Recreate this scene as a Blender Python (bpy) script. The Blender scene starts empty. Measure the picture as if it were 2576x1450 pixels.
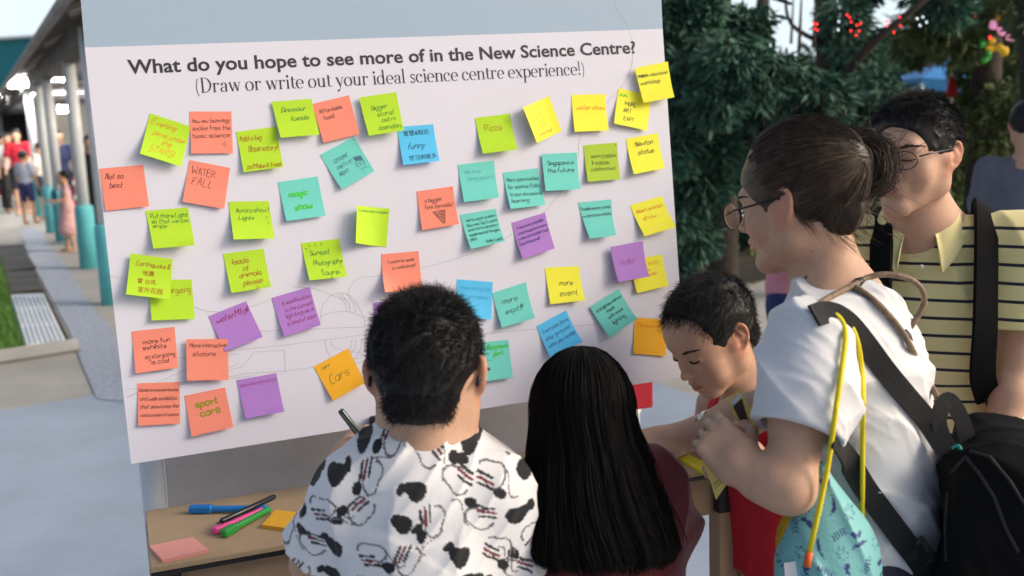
import bpy, math, random
import numpy as np
from mathutils import Vector, Matrix

random.seed(7)
RNG = np.random.default_rng(11)
SC = bpy.context.scene
COL = SC.collection

# ---------------------------------------------------------------- camera
FOC = 2600.0                                  # focal length in units of a 2576-wide picture
_dn = np.array([582., 15800., 2600.]); _dn /= np.linalg.norm(_dn)
_up = -_dn
_y = np.array([0, 0, 1.]) - _up[2] * _up; _y /= np.linalg.norm(_y)
_x = np.cross(_y, _up)
ROT = np.array([_x, _y, _up])                 # camera (right, down, forward) -> world
EYE = np.array([0, 0, 1.58])
cd = bpy.data.cameras.new('camera'); cam = bpy.data.objects.new('camera', cd); COL.objects.link(cam)
_r, _d, _f = ROT @ [1, 0, 0], ROT @ [0, 1, 0], ROT @ [0, 0, 1]
M4 = Matrix.Identity(4)
for _i in range(3):
    M4[_i][0], M4[_i][1], M4[_i][2], M4[_i][3] = _r[_i], -_d[_i], -_f[_i], EYE[_i]
cam.matrix_world = M4
cd.sensor_width = 36; cd.lens = FOC / 2576 * 36
cd.clip_start = 0.05; cd.clip_end = 2000
cd.dof.use_dof = True; cd.dof.focus_distance = 1.85; cd.dof.aperture_fstop = 4.2
SC.camera = cam

# ---------------------------------------------------------------- world, sun, exposure
SUN_TO = Vector((0.84, -0.16, 0.46)).normalized()   # from the scene towards the sun
W = bpy.data.worlds.new("World"); SC.world = W; W.use_nodes = True
_nt = W.node_tree
_sky = _nt.nodes.new('ShaderNodeTexSky'); _sky.sky_type = 'NISHITA'; _sky.sun_disc = False
_sky.sun_elevation = math.asin(SUN_TO.z); _sky.sun_rotation = math.atan2(SUN_TO.x, SUN_TO.y)
_sky.air_density = 1.0; _sky.dust_density = 6.0; _sky.ozone_density = 1.0
_bg = _nt.nodes['Background']; _nt.links.new(_sky.outputs[0], _bg.inputs[0]); _bg.inputs[1].default_value = 0.15
sl = bpy.data.lights.new('sun', 'SUN'); so = bpy.data.objects.new('sun', sl); COL.objects.link(so)
so.rotation_euler = SUN_TO.to_track_quat('Z', 'Y').to_euler()
sl.energy = 0.9; sl.angle = math.radians(16); sl.color = (1.0, 0.97, 0.94)
vs = SC.view_settings
vs.view_transform = 'Standard'; vs.look = 'None'; vs.gamma = 1; vs.exposure = 0.22
SC.cycles.use_denoising = True
SC.cycles.max_bounces = 6; SC.cycles.transparent_max_bounces = 6
SC.cycles.sample_clamp_indirect = 4

# ---------------------------------------------------------------- helpers
def ray(u, v): return ROT @ np.array([(u - 1288) / FOC, (v - 725) / FOC, 1.])
def P(u, v, d): return EYE + ray(u, v) * d
def onz(u, v, z=0.0):
    r = ray(u, v); return EYE + r * (z - EYE[2]) / r[2]
def nrm(v):
    v = np.asarray(v, float); return v / np.linalg.norm(v)
def A(*v): return np.array(v, float)

def hexc(h, k=1.0):
    h = h.lstrip('#'); c = [int(h[i:i + 2], 16) / 255 for i in (0, 2, 4)]
    return tuple(min(0.95, (x / 12.92 if x <= .04045 else ((x + .055) / 1.055) ** 2.4) * k) for x in c)

def mat(name, col, rough=.6, var=0.0, vscale=8.0, bump=0.0, bscale=60.0, attr=None, spec=.4, metal=0.0, sss=0.0,
        emit=None, es=1.0, sheen=0.0, stretch=None, var2=None, coat=0.0):
    m = bpy.data.materials.new(name); m.use_nodes = True
    nt = m.node_tree; N, L = nt.nodes, nt.links
    b = N['Principled BSDF']
    b.inputs['Base Color'].default_value = (*col[:3], 1); b.inputs['Roughness'].default_value = rough
    b.inputs['Specular IOR Level'].default_value = spec; b.inputs['Metallic'].default_value = metal
    if coat: b.inputs['Coat Weight'].default_value = coat
    if sheen: b.inputs['Sheen Weight'].default_value = sheen
    if sss:
        b.inputs['Subsurface Weight'].default_value = sss
        b.inputs['Subsurface Radius'].default_value = (.012, .005, .003); b.inputs['Subsurface Scale'].default_value = 1.0
    if emit is not None:
        b.inputs['Emission Color'].default_value = (*emit[:3], 1); b.inputs['Emission Strength'].default_value = es
    tc = N.new('ShaderNodeTexCoord'); vec = tc.outputs['Object']
    if stretch is not None:
        mp = N.new('ShaderNodeMapping'); mp.inputs['Scale'].default_value = stretch; L.new(vec, mp.inputs[0]); vec = mp.outputs[0]
    src = None
    if attr:
        at = N.new('ShaderNodeAttribute'); at.attribute_name = attr; src = at.outputs['Color']
        L.new(src, b.inputs['Base Color'])
    if var:
        nz = N.new('ShaderNodeTexNoise'); nz.inputs['Scale'].default_value = vscale; nz.inputs['Detail'].default_value = 5
        nz.inputs['Roughness'].default_value = .65
        L.new(vec, nz.inputs['Vector'])
        mr = N.new('ShaderNodeMapRange'); mr.inputs[1].default_value = .3; mr.inputs[2].default_value = .7
        mr.inputs[3].default_value = 1 - var; mr.inputs[4].default_value = 1 + var; L.new(nz.outputs['Fac'], mr.inputs[0])
        mx = N.new('ShaderNodeMix'); mx.data_type = 'RGBA'; mx.blend_type = 'MULTIPLY'; mx.inputs[0].default_value = 1
        if src is not None: L.new(src, mx.inputs[6])
        else: mx.inputs[6].default_value = (*col[:3], 1)
        if var2 is not None:
            mc = N.new('ShaderNodeMix'); mc.data_type = 'RGBA'; L.new(nz.outputs['Fac'], mc.inputs[0])
            mc.inputs[6].default_value = (*col[:3], 1); mc.inputs[7].default_value = (*var2[:3], 1); L.new(mc.outputs[2], mx.inputs[6])
        L.new(mr.outputs[0], mx.inputs[7]); L.new(mx.outputs[2], b.inputs['Base Color'])
    if bump:
        nb = N.new('ShaderNodeTexNoise'); nb.inputs['Scale'].default_value = bscale; nb.inputs['Detail'].default_value = 4
        L.new(vec, nb.inputs['Vector'])
        bp = N.new('ShaderNodeBump'); bp.inputs['Strength'].default_value = bump; bp.inputs['Distance'].default_value = .004
        L.new(nb.outputs['Fac'], bp.inputs['Height']); L.new(bp.outputs[0], b.inputs['Normal'])
    return m

BASE = {}
def O(name, V, F, mats, parent=None, base=None, mi=None, smooth=True, cols=None, fattr=None):
    """link one mesh object; V in world metres; children share their thing's base point"""
    V = np.asarray(V, np.float64)
    if parent is not None: base = BASE[parent.name]
    elif base is None: base = A(V[:, 0].mean(), V[:, 1].mean(), V[:, 2].min())
    me = bpy.data.meshes.new(name)
    L = V - base
    if isinstance(F, np.ndarray) and F.ndim == 2:
        n, k = F.shape
        me.vertices.add(len(L)); me.vertices.foreach_set('co', L.astype(np.float32).ravel())
        me.loops.add(n * k); me.loops.foreach_set('vertex_index', F.astype(np.int32).ravel())
        me.polygons.add(n); me.polygons.foreach_set('loop_start', np.arange(0, n * k, k, dtype=np.int32))
        me.update(calc_edges=True)
    else:
        me.from_pydata([tuple(v) for v in L], [], [tuple(int(i) for i in f) for f in F])
    for m in (mats if isinstance(mats, (list, tuple)) else [mats]): me.materials.append(m)
    if mi is not None: me.polygons.foreach_set('material_index', np.asarray(mi, np.int32))
    me.polygons.foreach_set('use_smooth', np.full(len(me.polygons), bool(smooth)))
    if cols is not None:
        c = np.ones((len(V), 4), np.float32); c[:, :3] = cols
        me.attributes.new('tint', 'FLOAT_COLOR', 'POINT').data.foreach_set('color', c.ravel())
    if fattr is not None:
        me.attributes.new('band', 'FLOAT', 'POINT').data.foreach_set('value', np.asarray(fattr, np.float32))
    me.validate(); me.update()
    o = bpy.data.objects.new(name, me); COL.objects.link(o)
    BASE[o.name] = np.asarray(base, float)
    if parent is not None: o.parent = parent
    else: o.location = base
    return o

def E(name, base):
    o = bpy.data.objects.new(name, None); COL.objects.link(o); o.location = base; o.empty_display_size = .05
    BASE[o.name] = np.asarray(base, float); return o
def tag(o, label=None, cat=None, group=None, kind=None):
    for k, v in (('label', label), ('category', cat), ('group', group), ('kind', kind)):
        if v: o[k] = v
    return o
def copy_tree(o, loc, rz=None, parent=None):
    c = o.copy(); COL.objects.link(c); BASE[c.name] = np.asarray(loc, float)
    if parent is None:
        c.location = loc
        if rz is not None: c.rotation_euler = (0, 0, rz)
    else: c.parent = parent
    for ch in list(o.children): copy_tree(ch, loc, None, c)
    return c

class MB:
    """collects polygons"""
    def __init__(s): s.v = []; s.f = []; s.m = []
    def add(s, V, F, m=0):
        n = len(s.v); s.v += [tuple(p) for p in V]; s.f += [tuple(i + n for i in f) for f in F]; s.m += [m] * len(F); return s
    def box(s, c, h, R=None, m=0, bev=0.0):
        R = np.eye(3) if R is None else np.asarray(R); c = np.asarray(c, float); h = np.asarray(h, float)
        if bev <= 0:
            q = [c + R @ (h * A(x, y, z)) for z in (-1, 1) for y in (-1, 1) for x in (-1, 1)]
            return s.add(q, [(0, 2, 3, 1), (4, 5, 7, 6), (0, 1, 5, 4), (2, 6, 7, 3), (0, 4, 6, 2), (1, 3, 7, 5)], m)
        pts = []
        for sx in (-1, 1):
            for sy in (-1, 1):
                for sz in (-1, 1):
                    for k in range(3):
                        l = h - bev; l[k] = h[k]; pts.append(c + R @ (l * A(sx, sy, sz)))
        idx = lambda sx, sy, sz, k: ((sx > 0) * 4 + (sy > 0) * 2 + (sz > 0)) * 3 + k
        F = []
        cyc = [(-1, -1), (1, -1), (1, 1), (-1, 1)]
        for k in range(3):
            a, b = [(1, 2), (2, 0), (0, 1)][k]
            for sg in (-1, 1):
                f = []
                for p, q in (cyc if sg > 0 else cyc[::-1]):
                    t = [0, 0, 0]; t[k] = sg; t[a] = p; t[b] = q; f.append(idx(*t, k))
                F.append(tuple(f))
            for p in (-1, 1):
                for q in (-1, 1):
                    lo = [0, 0, 0]; hi = [0, 0, 0]; lo[k] = -1; hi[k] = 1; lo[a] = hi[a] = p; lo[b] = hi[b] = q
                    f = (idx(*lo, a), idx(*hi, a), idx(*hi, b), idx(*lo, b)); F.append(f if p * q > 0 else f[::-1])
        for sx in (-1, 1):
            for sy in (-1, 1):
                for sz in (-1, 1):
                    f = tuple(idx(sx, sy, sz, k) for k in range(3)); F.append(f if sx * sy * sz > 0 else f[::-1])
        return s.add(pts, F, m)
    def tube(s, pts, r, n=8, m=0, cap=True, flat=None):
        pts = np.asarray(pts, float); k = len(pts)
        r = np.full(k, r) if np.isscalar(r) else np.asarray(r, float)
        T = np.gradient(pts, axis=0); T /= np.linalg.norm(T, axis=1)[:, None] + 1e-12
        up = A(0, 0, 1) if abs(T[0][2]) < .9 else A(1, 0, 0)
        V = []
        for i in range(k):
            x = np.cross(up, T[i]); x /= np.linalg.norm(x) + 1e-12; y = np.cross(T[i], x); up = y
            for j in range(n):
                a = 2 * math.pi * j / n
                ry = r[i] if flat is None else flat
                V.append(pts[i] + x * math.cos(a) * r[i] + y * math.sin(a) * ry)
        F = [(i * n + j, i * n + (j + 1) % n, (i + 1) * n + (j + 1) % n, (i + 1) * n + j) for i in range(k - 1) for j in range(n)]
        if cap: F += [tuple(range(n))[::-1], tuple((k - 1) * n + j for j in range(n))]
        return s.add(V, F, m)
    def lathe(s, base, prof, n=20, m=0, axis=None):
        R = np.eye(3) if axis is None else frame_z(axis)
        V = [np.asarray(base) + R @ A(r * math.cos(2 * math.pi * j / n), r * math.sin(2 * math.pi * j / n), z) for r, z in prof for j in range(n)]
        k = len(prof)
        F = [(i * n + j, i * n + (j + 1) % n, (i + 1) * n + (j + 1) % n, (i + 1) * n + j) for i in range(k - 1) for j in range(n)]
        F += [tuple(range(n))[::-1], tuple((k - 1) * n + j for j in range(n))]
        return s.add(V, F, m)
    def prism(s, poly, z0, z1, m=0):
        n = len(poly); V = [(p[0], p[1], z0) for p in poly] + [(p[0], p[1], z1) for p in poly]
        return s.add(V, [tuple(range(n))[::-1], tuple(range(n, 2 * n))] + [(i, (i + 1) % n, n + (i + 1) % n, n + i) for i in range(n)], m)
    def build(s, name, mats, parent=None, base=None, smooth=False):
        return O(name, s.v, s.f, mats, parent, base, s.m, smooth)

def frame_z(z):
    z = nrm(z); a = A(1, 0, 0) if abs(z[0]) < .9 else A(0, 1, 0)
    x = nrm(np.cross(a, z)); return np.array([x, np.cross(z, x), z]).T
def frame_f(f, up=(0, 0, 1)):
    """columns: right, forward, up"""
    f = nrm(f); x = nrm(np.cross(f, np.asarray(up, float))); return np.array([x, f, np.cross(x, f)]).T
def smooth_path(pts, n=8):
    p = np.asarray(pts, float); p = np.vstack([2 * p[0] - p[1], p, 2 * p[-1] - p[-2]]); out = []
    for i in range(1, len(p) - 2):
        for t in np.linspace(0, 1, n, endpoint=False):
            a, b, c, d = p[i - 1:i + 3]
            out.append(.5 * (2 * b + (c - a) * t + (2 * a - 5 * b + 4 * c - d) * t * t + (3 * b - a - 3 * c + d) * t ** 3))
    out.append(p[-2]); return np.array(out)

# ---------------------------------------------------------------- smooth solids (signed distance fields -> surface nets)
class SDF:
    def __init__(s): s.ops = []
    def _add(s, fn, lo, hi, mode, k): s.ops.append((fn, np.asarray(lo) - k - .004, np.asarray(hi) + k + .004, mode, k)); return s
    def cap(s, a, b, ra, rb=None, k=.02, mode='u', sq=None):
        a, b = np.asarray(a, float), np.asarray(b, float); rb = ra if rb is None else rb
        ab = b - a; L2 = ab @ ab + 1e-12
        def fn(p):
            h = np.clip((p - a) @ ab / L2, 0, 1)
            q = p - a - h[:, None] * ab
            if sq is not None: q = q / np.asarray(sq)
            return np.sqrt((q * q).sum(1)) - (ra + (rb - ra) * h)
        r = max(ra, rb) * (1 if sq is None else max(1, np.max(sq)))
        return s._add(fn, np.minimum(a, b) - r, np.maximum(a, b) + r, mode, k)
    def chain(s, pts, rs, k=.015, mode='u'):
        for i in range(len(pts) - 1): s.cap(pts[i], pts[i + 1], rs[i], rs[i + 1], k, mode)
        return s
    def ell(s, c, r, R=None, k=.02, mode='u'):
        c = np.asarray(c, float); r = np.asarray(r, float); R = np.eye(3) if R is None else np.asarray(R)
        def fn(p):
            q = (p - c) @ R
            k0 = np.sqrt(((q / r) ** 2).sum(1)); k1 = np.sqrt(((q / r ** 2) ** 2).sum(1)) + 1e-9
            return np.where(k0 < .05, -r.min(), k0 * (k0 - 1) / k1)
        e = np.sqrt(((R * r) ** 2).sum(1))
        return s._add(fn, c - e, c + e, mode, k)
    def box(s, c, h, R=None, rd=.01, k=.01, mode='u'):
        c = np.asarray(c, float); h = np.asarray(h, float); R = np.eye(3) if R is None else np.asarray(R)
        def fn(p):
            q = np.abs((p - c) @ R) - (h - rd)
            return np.sqrt((np.maximum(q, 0) ** 2).sum(1)) + np.minimum(q.max(1), 0) - rd
        e = (np.abs(R) * h).sum(1)
        return s._add(fn, c - e, c + e, mode, k)
    def half(s, c, n, k=.003):
        """cut away everything on the side n points to"""
        c = np.asarray(c, float); n = nrm(n)
        s.ops.append((lambda p: -((p - c) @ n), A(-99, -99, -99), A(99, 99, 99), 's', k)); return s
    def warp(s, fn):
        s.ops.append((fn, A(-99, -99, -99), A(99, 99, 99), 'w', 0)); return s
    def ev(s, p, lo, hi):
        d = np.full(len(p), .3, np.float64)
        for fn, l, h, mode, k in s.ops:
            if (l > hi).any() or (h < lo).any(): continue
            b = fn(p)
            if mode == 'w': d = d + b
            elif mode == 'u':
                if k > 0:
                    t = np.clip(.5 + .5 * (b - d) / k, 0, 1); d = b + (d - b) * t - k * t * (1 - t)
                else: d = np.minimum(d, b)
            elif mode == 's':
                if k > 0:
                    e = -d; t = np.clip(.5 + .5 * (b - e) / k, 0, 1); d = -(b + (e - b) * t - k * t * (1 - t))
                else: d = np.maximum(d, -b)
        return d
    def mesh(s, vox, iters=1, N=18):
        lo = np.min([o[1] for o in s.ops if o[3] == 'u'], 0) - 2 * vox; hi = np.max([o[2] for o in s.ops if o[3] == 'u'], 0) + 2 * vox
        nb = np.ceil((hi - lo) / (vox * N)).astype(int); big = np.array([4096 * 4, 4096, 1], np.int64) * 4096
        ii = np.arange(-1, N + 1); g = np.stack(np.meshgrid(ii, ii, ii, indexing='ij'), -1).reshape(-1, 3)
        n2 = N + 2; KEYS, POS, QUADS = [], [], []
        edges = [((0, 0, 0), (1, 0, 0)), ((0, 1, 0), (1, 1, 0)), ((0, 0, 1), (1, 0, 1)), ((0, 1, 1), (1, 1, 1)),
                 ((0, 0, 0), (0, 1, 0)), ((1, 0, 0), (1, 1, 0)), ((0, 0, 1), (0, 1, 1)), ((1, 0, 1), (1, 1, 1)),
                 ((0, 0, 0), (0, 0, 1)), ((1, 0, 0), (1, 0, 1)), ((0, 1, 0), (0, 1, 1)), ((1, 1, 0), (1, 1, 1))]
        sub = np.stack(np.meshgrid(*[np.linspace(-1, N, 5)] * 3, indexing='ij'), -1).reshape(-1, 3)
        gkey = lambda c: (c[..., 0] + 8) * 16777216 + (c[..., 1] + 8) * 4096 + (c[..., 2] + 8)
        for bx in range(nb[0]):
            for by in range(nb[1]):
                for bz in range(nb[2]):
                    o = np.array([bx, by, bz]) * N; bl = lo + (o - 1) * vox; bh = lo + (o + N) * vox
                    dc = s.ev(lo + (sub + o) * vox, bl, bh)
                    if np.abs(dc).min() > vox * N * .34: continue
                    d = s.ev(lo + (g + o) * vox, bl, bh).reshape(n2, n2, n2)
                    d = np.where(np.abs(d) < 1e-9, 1e-9, d)
                    if (d > 0).all() or (d < 0).all(): continue
                    S = d < 0; n1 = N + 1
                    acc = np.zeros((n1, n1, n1, 3)); cnt = np.zeros((n1, n1, n1))
                    for a, b in edges:
                        sa = tuple(slice(q, q + n1) for q in a); sb = tuple(slice(q, q + n1) for q in b)
                        da, db = d[sa], d[sb]; cr = (da < 0) != (db < 0)
                        t = np.where(cr, da / np.where(cr, da - db, 1), 0)
                        aa = np.array(a, float); bb = np.array(b, float)
                        acc += np.where(cr[..., None], aa + t[..., None] * (bb - aa), 0); cnt += cr
                    cells = np.argwhere(cnt > 0)
                    if not len(cells): continue
                    pos = acc[cnt > 0] / cnt[cnt > 0][:, None]
                    gc = cells - 1 + o
                    KEYS.append(gkey(gc)); POS.append(lo + (gc + pos) * vox)
                    for ax in range(3):
                        u, v = (ax + 1) % 3, (ax + 2) % 3
                        s0 = [slice(1, N + 1)] * 3; s1 = list(s0); s1[ax] = slice(2, N + 2)
                        A0, A1 = S[tuple(s0)], S[tuple(s1)]
                        w = np.argwhere(A0 != A1)
                        if not len(w): continue
                        flip = A0[tuple(w.T)]
                        c = w + o; eu = np.eye(3, dtype=int)[u]; ev_ = np.eye(3, dtype=int)[v]
                        q = np.stack([gkey(c - eu - ev_), gkey(c - ev_), gkey(c), gkey(c - eu)], 1)
                        q = np.where(flip[:, None], q, q[:, ::-1]); QUADS.append(q)
        K = np.concatenate(KEYS); Pp = np.concatenate(POS); Q = np.concatenate(QUADS)
        uk, first = np.unique(K, return_index=True); V = Pp[first]
        F = np.searchsorted(uk, Q); F = np.minimum(F, len(uk) - 1)
        ok = (uk[F] == Q).all(1); F = F[ok]
        for _ in range(iters):
            for lam in (.5, -.3):
                e = np.concatenate([F[:, [0, 1]], F[:, [1, 2]], F[:, [2, 3]], F[:, [3, 0]]])
                sm = np.zeros_like(V); ct = np.zeros(len(V))
                for c in range(3): sm[:, c] = np.bincount(e[:, 0], V[e[:, 1], c], len(V)) + np.bincount(e[:, 1], V[e[:, 0], c], len(V))
                ct = np.bincount(e[:, 0], minlength=len(V)) + np.bincount(e[:, 1], minlength=len(V))
                V = V + lam * (sm / np.maximum(ct, 1)[:, None] - V)
        return V, F

def folds(seed, amp, freq, dirs=3, axis=None):
    """soft cloth creases as a displacement of the distance field"""
    r = np.random.default_rng(seed); ks = []
    for i in range(dirs):
        k = r.normal(size=3)
        if axis is not None: k -= .75 * (k @ axis) * np.asarray(axis)
        ks.append((nrm(k) * freq * r.uniform(.6, 1.5), r.uniform(0, 6.3), r.normal(size=3) * freq * .35, r.uniform(0, 6)))
    def fn(p):
        o = 0
        for k, ph, k2, p2 in ks:
            w = np.sin(p @ k + ph + 1.3 * np.sin(p @ k2 + p2)); o = o + (1 - np.abs(w)) ** 2 * np.clip(np.sin(p @ k2 * 1.3 + ph), 0, 1)
        return -amp * o
    return fn

def strands(roots, dirs, n, length, rad, bend, wob=.002, tip=.35, seed=0):
    """thin three-sided tubes; dirs and bend are per strand; returns V, F"""
    r = np.random.default_rng(seed); m = len(roots); t = np.linspace(0, 1, n)
    length = np.broadcast_to(np.asarray(length, float), (m,))
    p = roots[:, None] + dirs[:, None] * (t * 1.)[None, :, None] * length[:, None, None] + bend[:, None] * (t ** 2)[None, :, None] * length[:, None, None]
    p = p + (r.normal(size=(m, 1, 3)) * wob) * (t ** 1.5)[None, :, None]
    return tubes(p, rad * (1 - (1 - tip) * t))
def tubes(p, rad):
    m, n = p.shape[:2]
    T = np.gradient(p, axis=1); T /= np.linalg.norm(T, axis=2, keepdims=True) + 1e-12
    ref = np.eye(3)[np.argmin(np.abs(T).max(1), axis=1)][:, None, :] * np.ones((1, n, 1)); X = np.cross(ref, T); X /= np.linalg.norm(X, axis=2, keepdims=True) + 1e-12
    Y = np.cross(T, X); rad = np.broadcast_to(rad, (m, n))[..., None]
    V = np.stack([p + rad * (X * math.cos(a) + Y * math.sin(a)) for a in (0, 2.094, 4.189)], 2).reshape(-1, 3)
    i = np.arange(m)[:, None, None] * n * 3 + np.arange(n - 1)[None, :, None] * 3 + np.arange(3)[None, None]
    j = np.arange(m)[:, None, None] * n * 3 + np.arange(n - 1)[None, :, None] * 3 + ((np.arange(3) + 1) % 3)[None, None]
    F = np.stack([i, j, j + 3, i + 3], -1).reshape(-1, 4)
    return V, F
def merge(*vf):
    V, F, n = [], [], 0
    for v, f in vf: V.append(v); F.append(f + n); n += len(v)
    return np.concatenate(V), np.concatenate(F)
# ---------------------------------------------------------------- lettering
GL = dict(a="47270604133345 4743", b="0a03 05173746443313 ".strip(), c="46371706041333 44".replace(' ', ''), d="46371706041333 44".replace(' ', '') + " 4a43",
 e="0545463717060413 3344".replace(' ', ''), f="3a2a1913 0737", g="46371706041333 44".replace(' ', '') + " 4741301001", h="0a03 0617374643", i="0703 090a", j="17110001 191a",
 k="0a03 370533", l="0a03", m="0703 0617273633 3647576663", n="0703 0617374643", o="27170604133344463727", p="0700 06173746443313 04".replace('13 04', '1304'),
 q="46371706041333 44".replace(' ', '') + " 4740", r="0703 051727 36".replace('27 36', '2736'), s="46371706153544331304", t="1a142333 0737", u="07041333 44".replace(' ', '') + " 4743",
 v="072347", w="0713355367", x="0743 4703", y="0724 4700", z="07470343",
 A="032a43 1636", B="0a03 0a3a494837 07".replace('37 07', '3707') + " 374644 3303".replace('44 33', '4433'), C="493a1a0805133344", D="0a03 0a2a48452303", E="4a0a0343 0737", F="4a0a03 0737", G="493a1a080513334446 26".replace(' ', ''),
 H="0a03 4a43 0747", I="0a03", J="4a44331304", K="0a03 4a0643", L="0a0343", M="030a366a63", N="030a434a", O="2a1a080513334548 3a2a".replace(' ', ''), P="030a3a494836 06".replace(' ', ''), Q="2a08052345482a 2543",
 R="030a3a494837 07".replace(' ', '') + " 2743", S="493a1a0908174644331304", T="0a4a 2a23", U="0a051333454a", V="0a234a", W="0a1337536a", X="0a43 4a03", Y="0a264a 2623", Z="0a4a0343")
GL.update({'!': "0a05 0304", '.': "0304", ',': "1402", ':': "0304 0607", '(': "2b18151 2".replace(' ', ''), ')': "0b171402", '/': "023b", '&': "4319081a2a38050413 2346".replace(' ', ''), "'": "0a08", '=': "0535 0737", '-': "0636", '>': "072503"})
def glyph(ch):
    g = GL.get(ch)
    if not g: return [], 2.6
    st = [[(int(s[i], 36), int(s[i + 1], 36) - 3) for i in range(0, len(s) - 1, 2)] for s in g.split()]
    return st, max(p[0] for q in st for p in q) + 1.7

def ribbon(pts, w, serif=None):
    """flat 2-D strip along a polyline; serif=(thin, thick) makes upright strokes thick"""
    p = np.asarray(pts, float); T = np.gradient(p, axis=0); T /= np.linalg.norm(T, axis=1)[:, None] + 1e-9
    if serif: hw = serif[0] + (serif[1] - serif[0]) * np.abs(T[:, 1]) ** 1.6; hw = hw / 2
    else: hw = np.full(len(p), w / 2)
    Nn = np.stack([-T[:, 1], T[:, 0]], 1) * hw[:, None]
    V = np.concatenate([p + Nn, p - Nn]); n = len(p)
    return V, [(i, i + n, i + n + 1, i + 1) for i in range(n - 1)]

def pen_text(s, w, seed=0, jit=.40, slant=.12, serif=None, narrow=.86):
    """single-stroke handwriting; grid units (x-height 4)"""
    r = np.random.default_rng(seed); h = np.random.default_rng(seed // 9 + 3); slant = h.uniform(-.06, .38); narrow = h.uniform(.74, .98); drift = h.normal() * .018; V, F, x = [], [], 0.; n = 0
    for ch in s:
        st, adv = glyph(ch); oy = r.normal() * jit * .6 + x * drift; sc = 1 + r.normal() * jit * .12
        for q in st:
            q = np.array(q, float)
            if len(q) == 1: q = np.vstack([q, q + .3])
            q = q * A(narrow, 1) * sc + r.normal(size=q.shape) * jit * .35
            if serif is None: q = smooth_path(q, 4) if len(q) > 2 else q
            q[:, 0] += q[:, 1] * slant + x; q[:, 1] += oy
            v, f = ribbon(q, w, serif); V.append(v); F += [tuple(i + n for i in k) for k in f]; n += len(v)
        x += adv * narrow * sc
    return (np.concatenate(V) if V else np.zeros((0, 2))), F, x

_fc = {}
def font_text(s, offset=0.0):
    k = (s, offset)
    if k not in _fc:
        c = bpy.data.curves.new('lettering', 'FONT'); c.body = s; c.offset = offset; c.resolution_u = 3
        o = bpy.data.objects.new('lettering', c); COL.objects.link(o)
        dg = bpy.context.evaluated_depsgraph_get(); me = bpy.data.meshes.new_from_object(o.evaluated_get(dg))
        V = np.array([v.co[:2] for v in me.vertices]); F = [tuple(p.vertices) for p in me.polygons]
        bpy.data.objects.remove(o); bpy.data.curves.remove(c); bpy.data.meshes.remove(me)
        _fc[k] = (V, F)
    return _fc[k]

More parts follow.
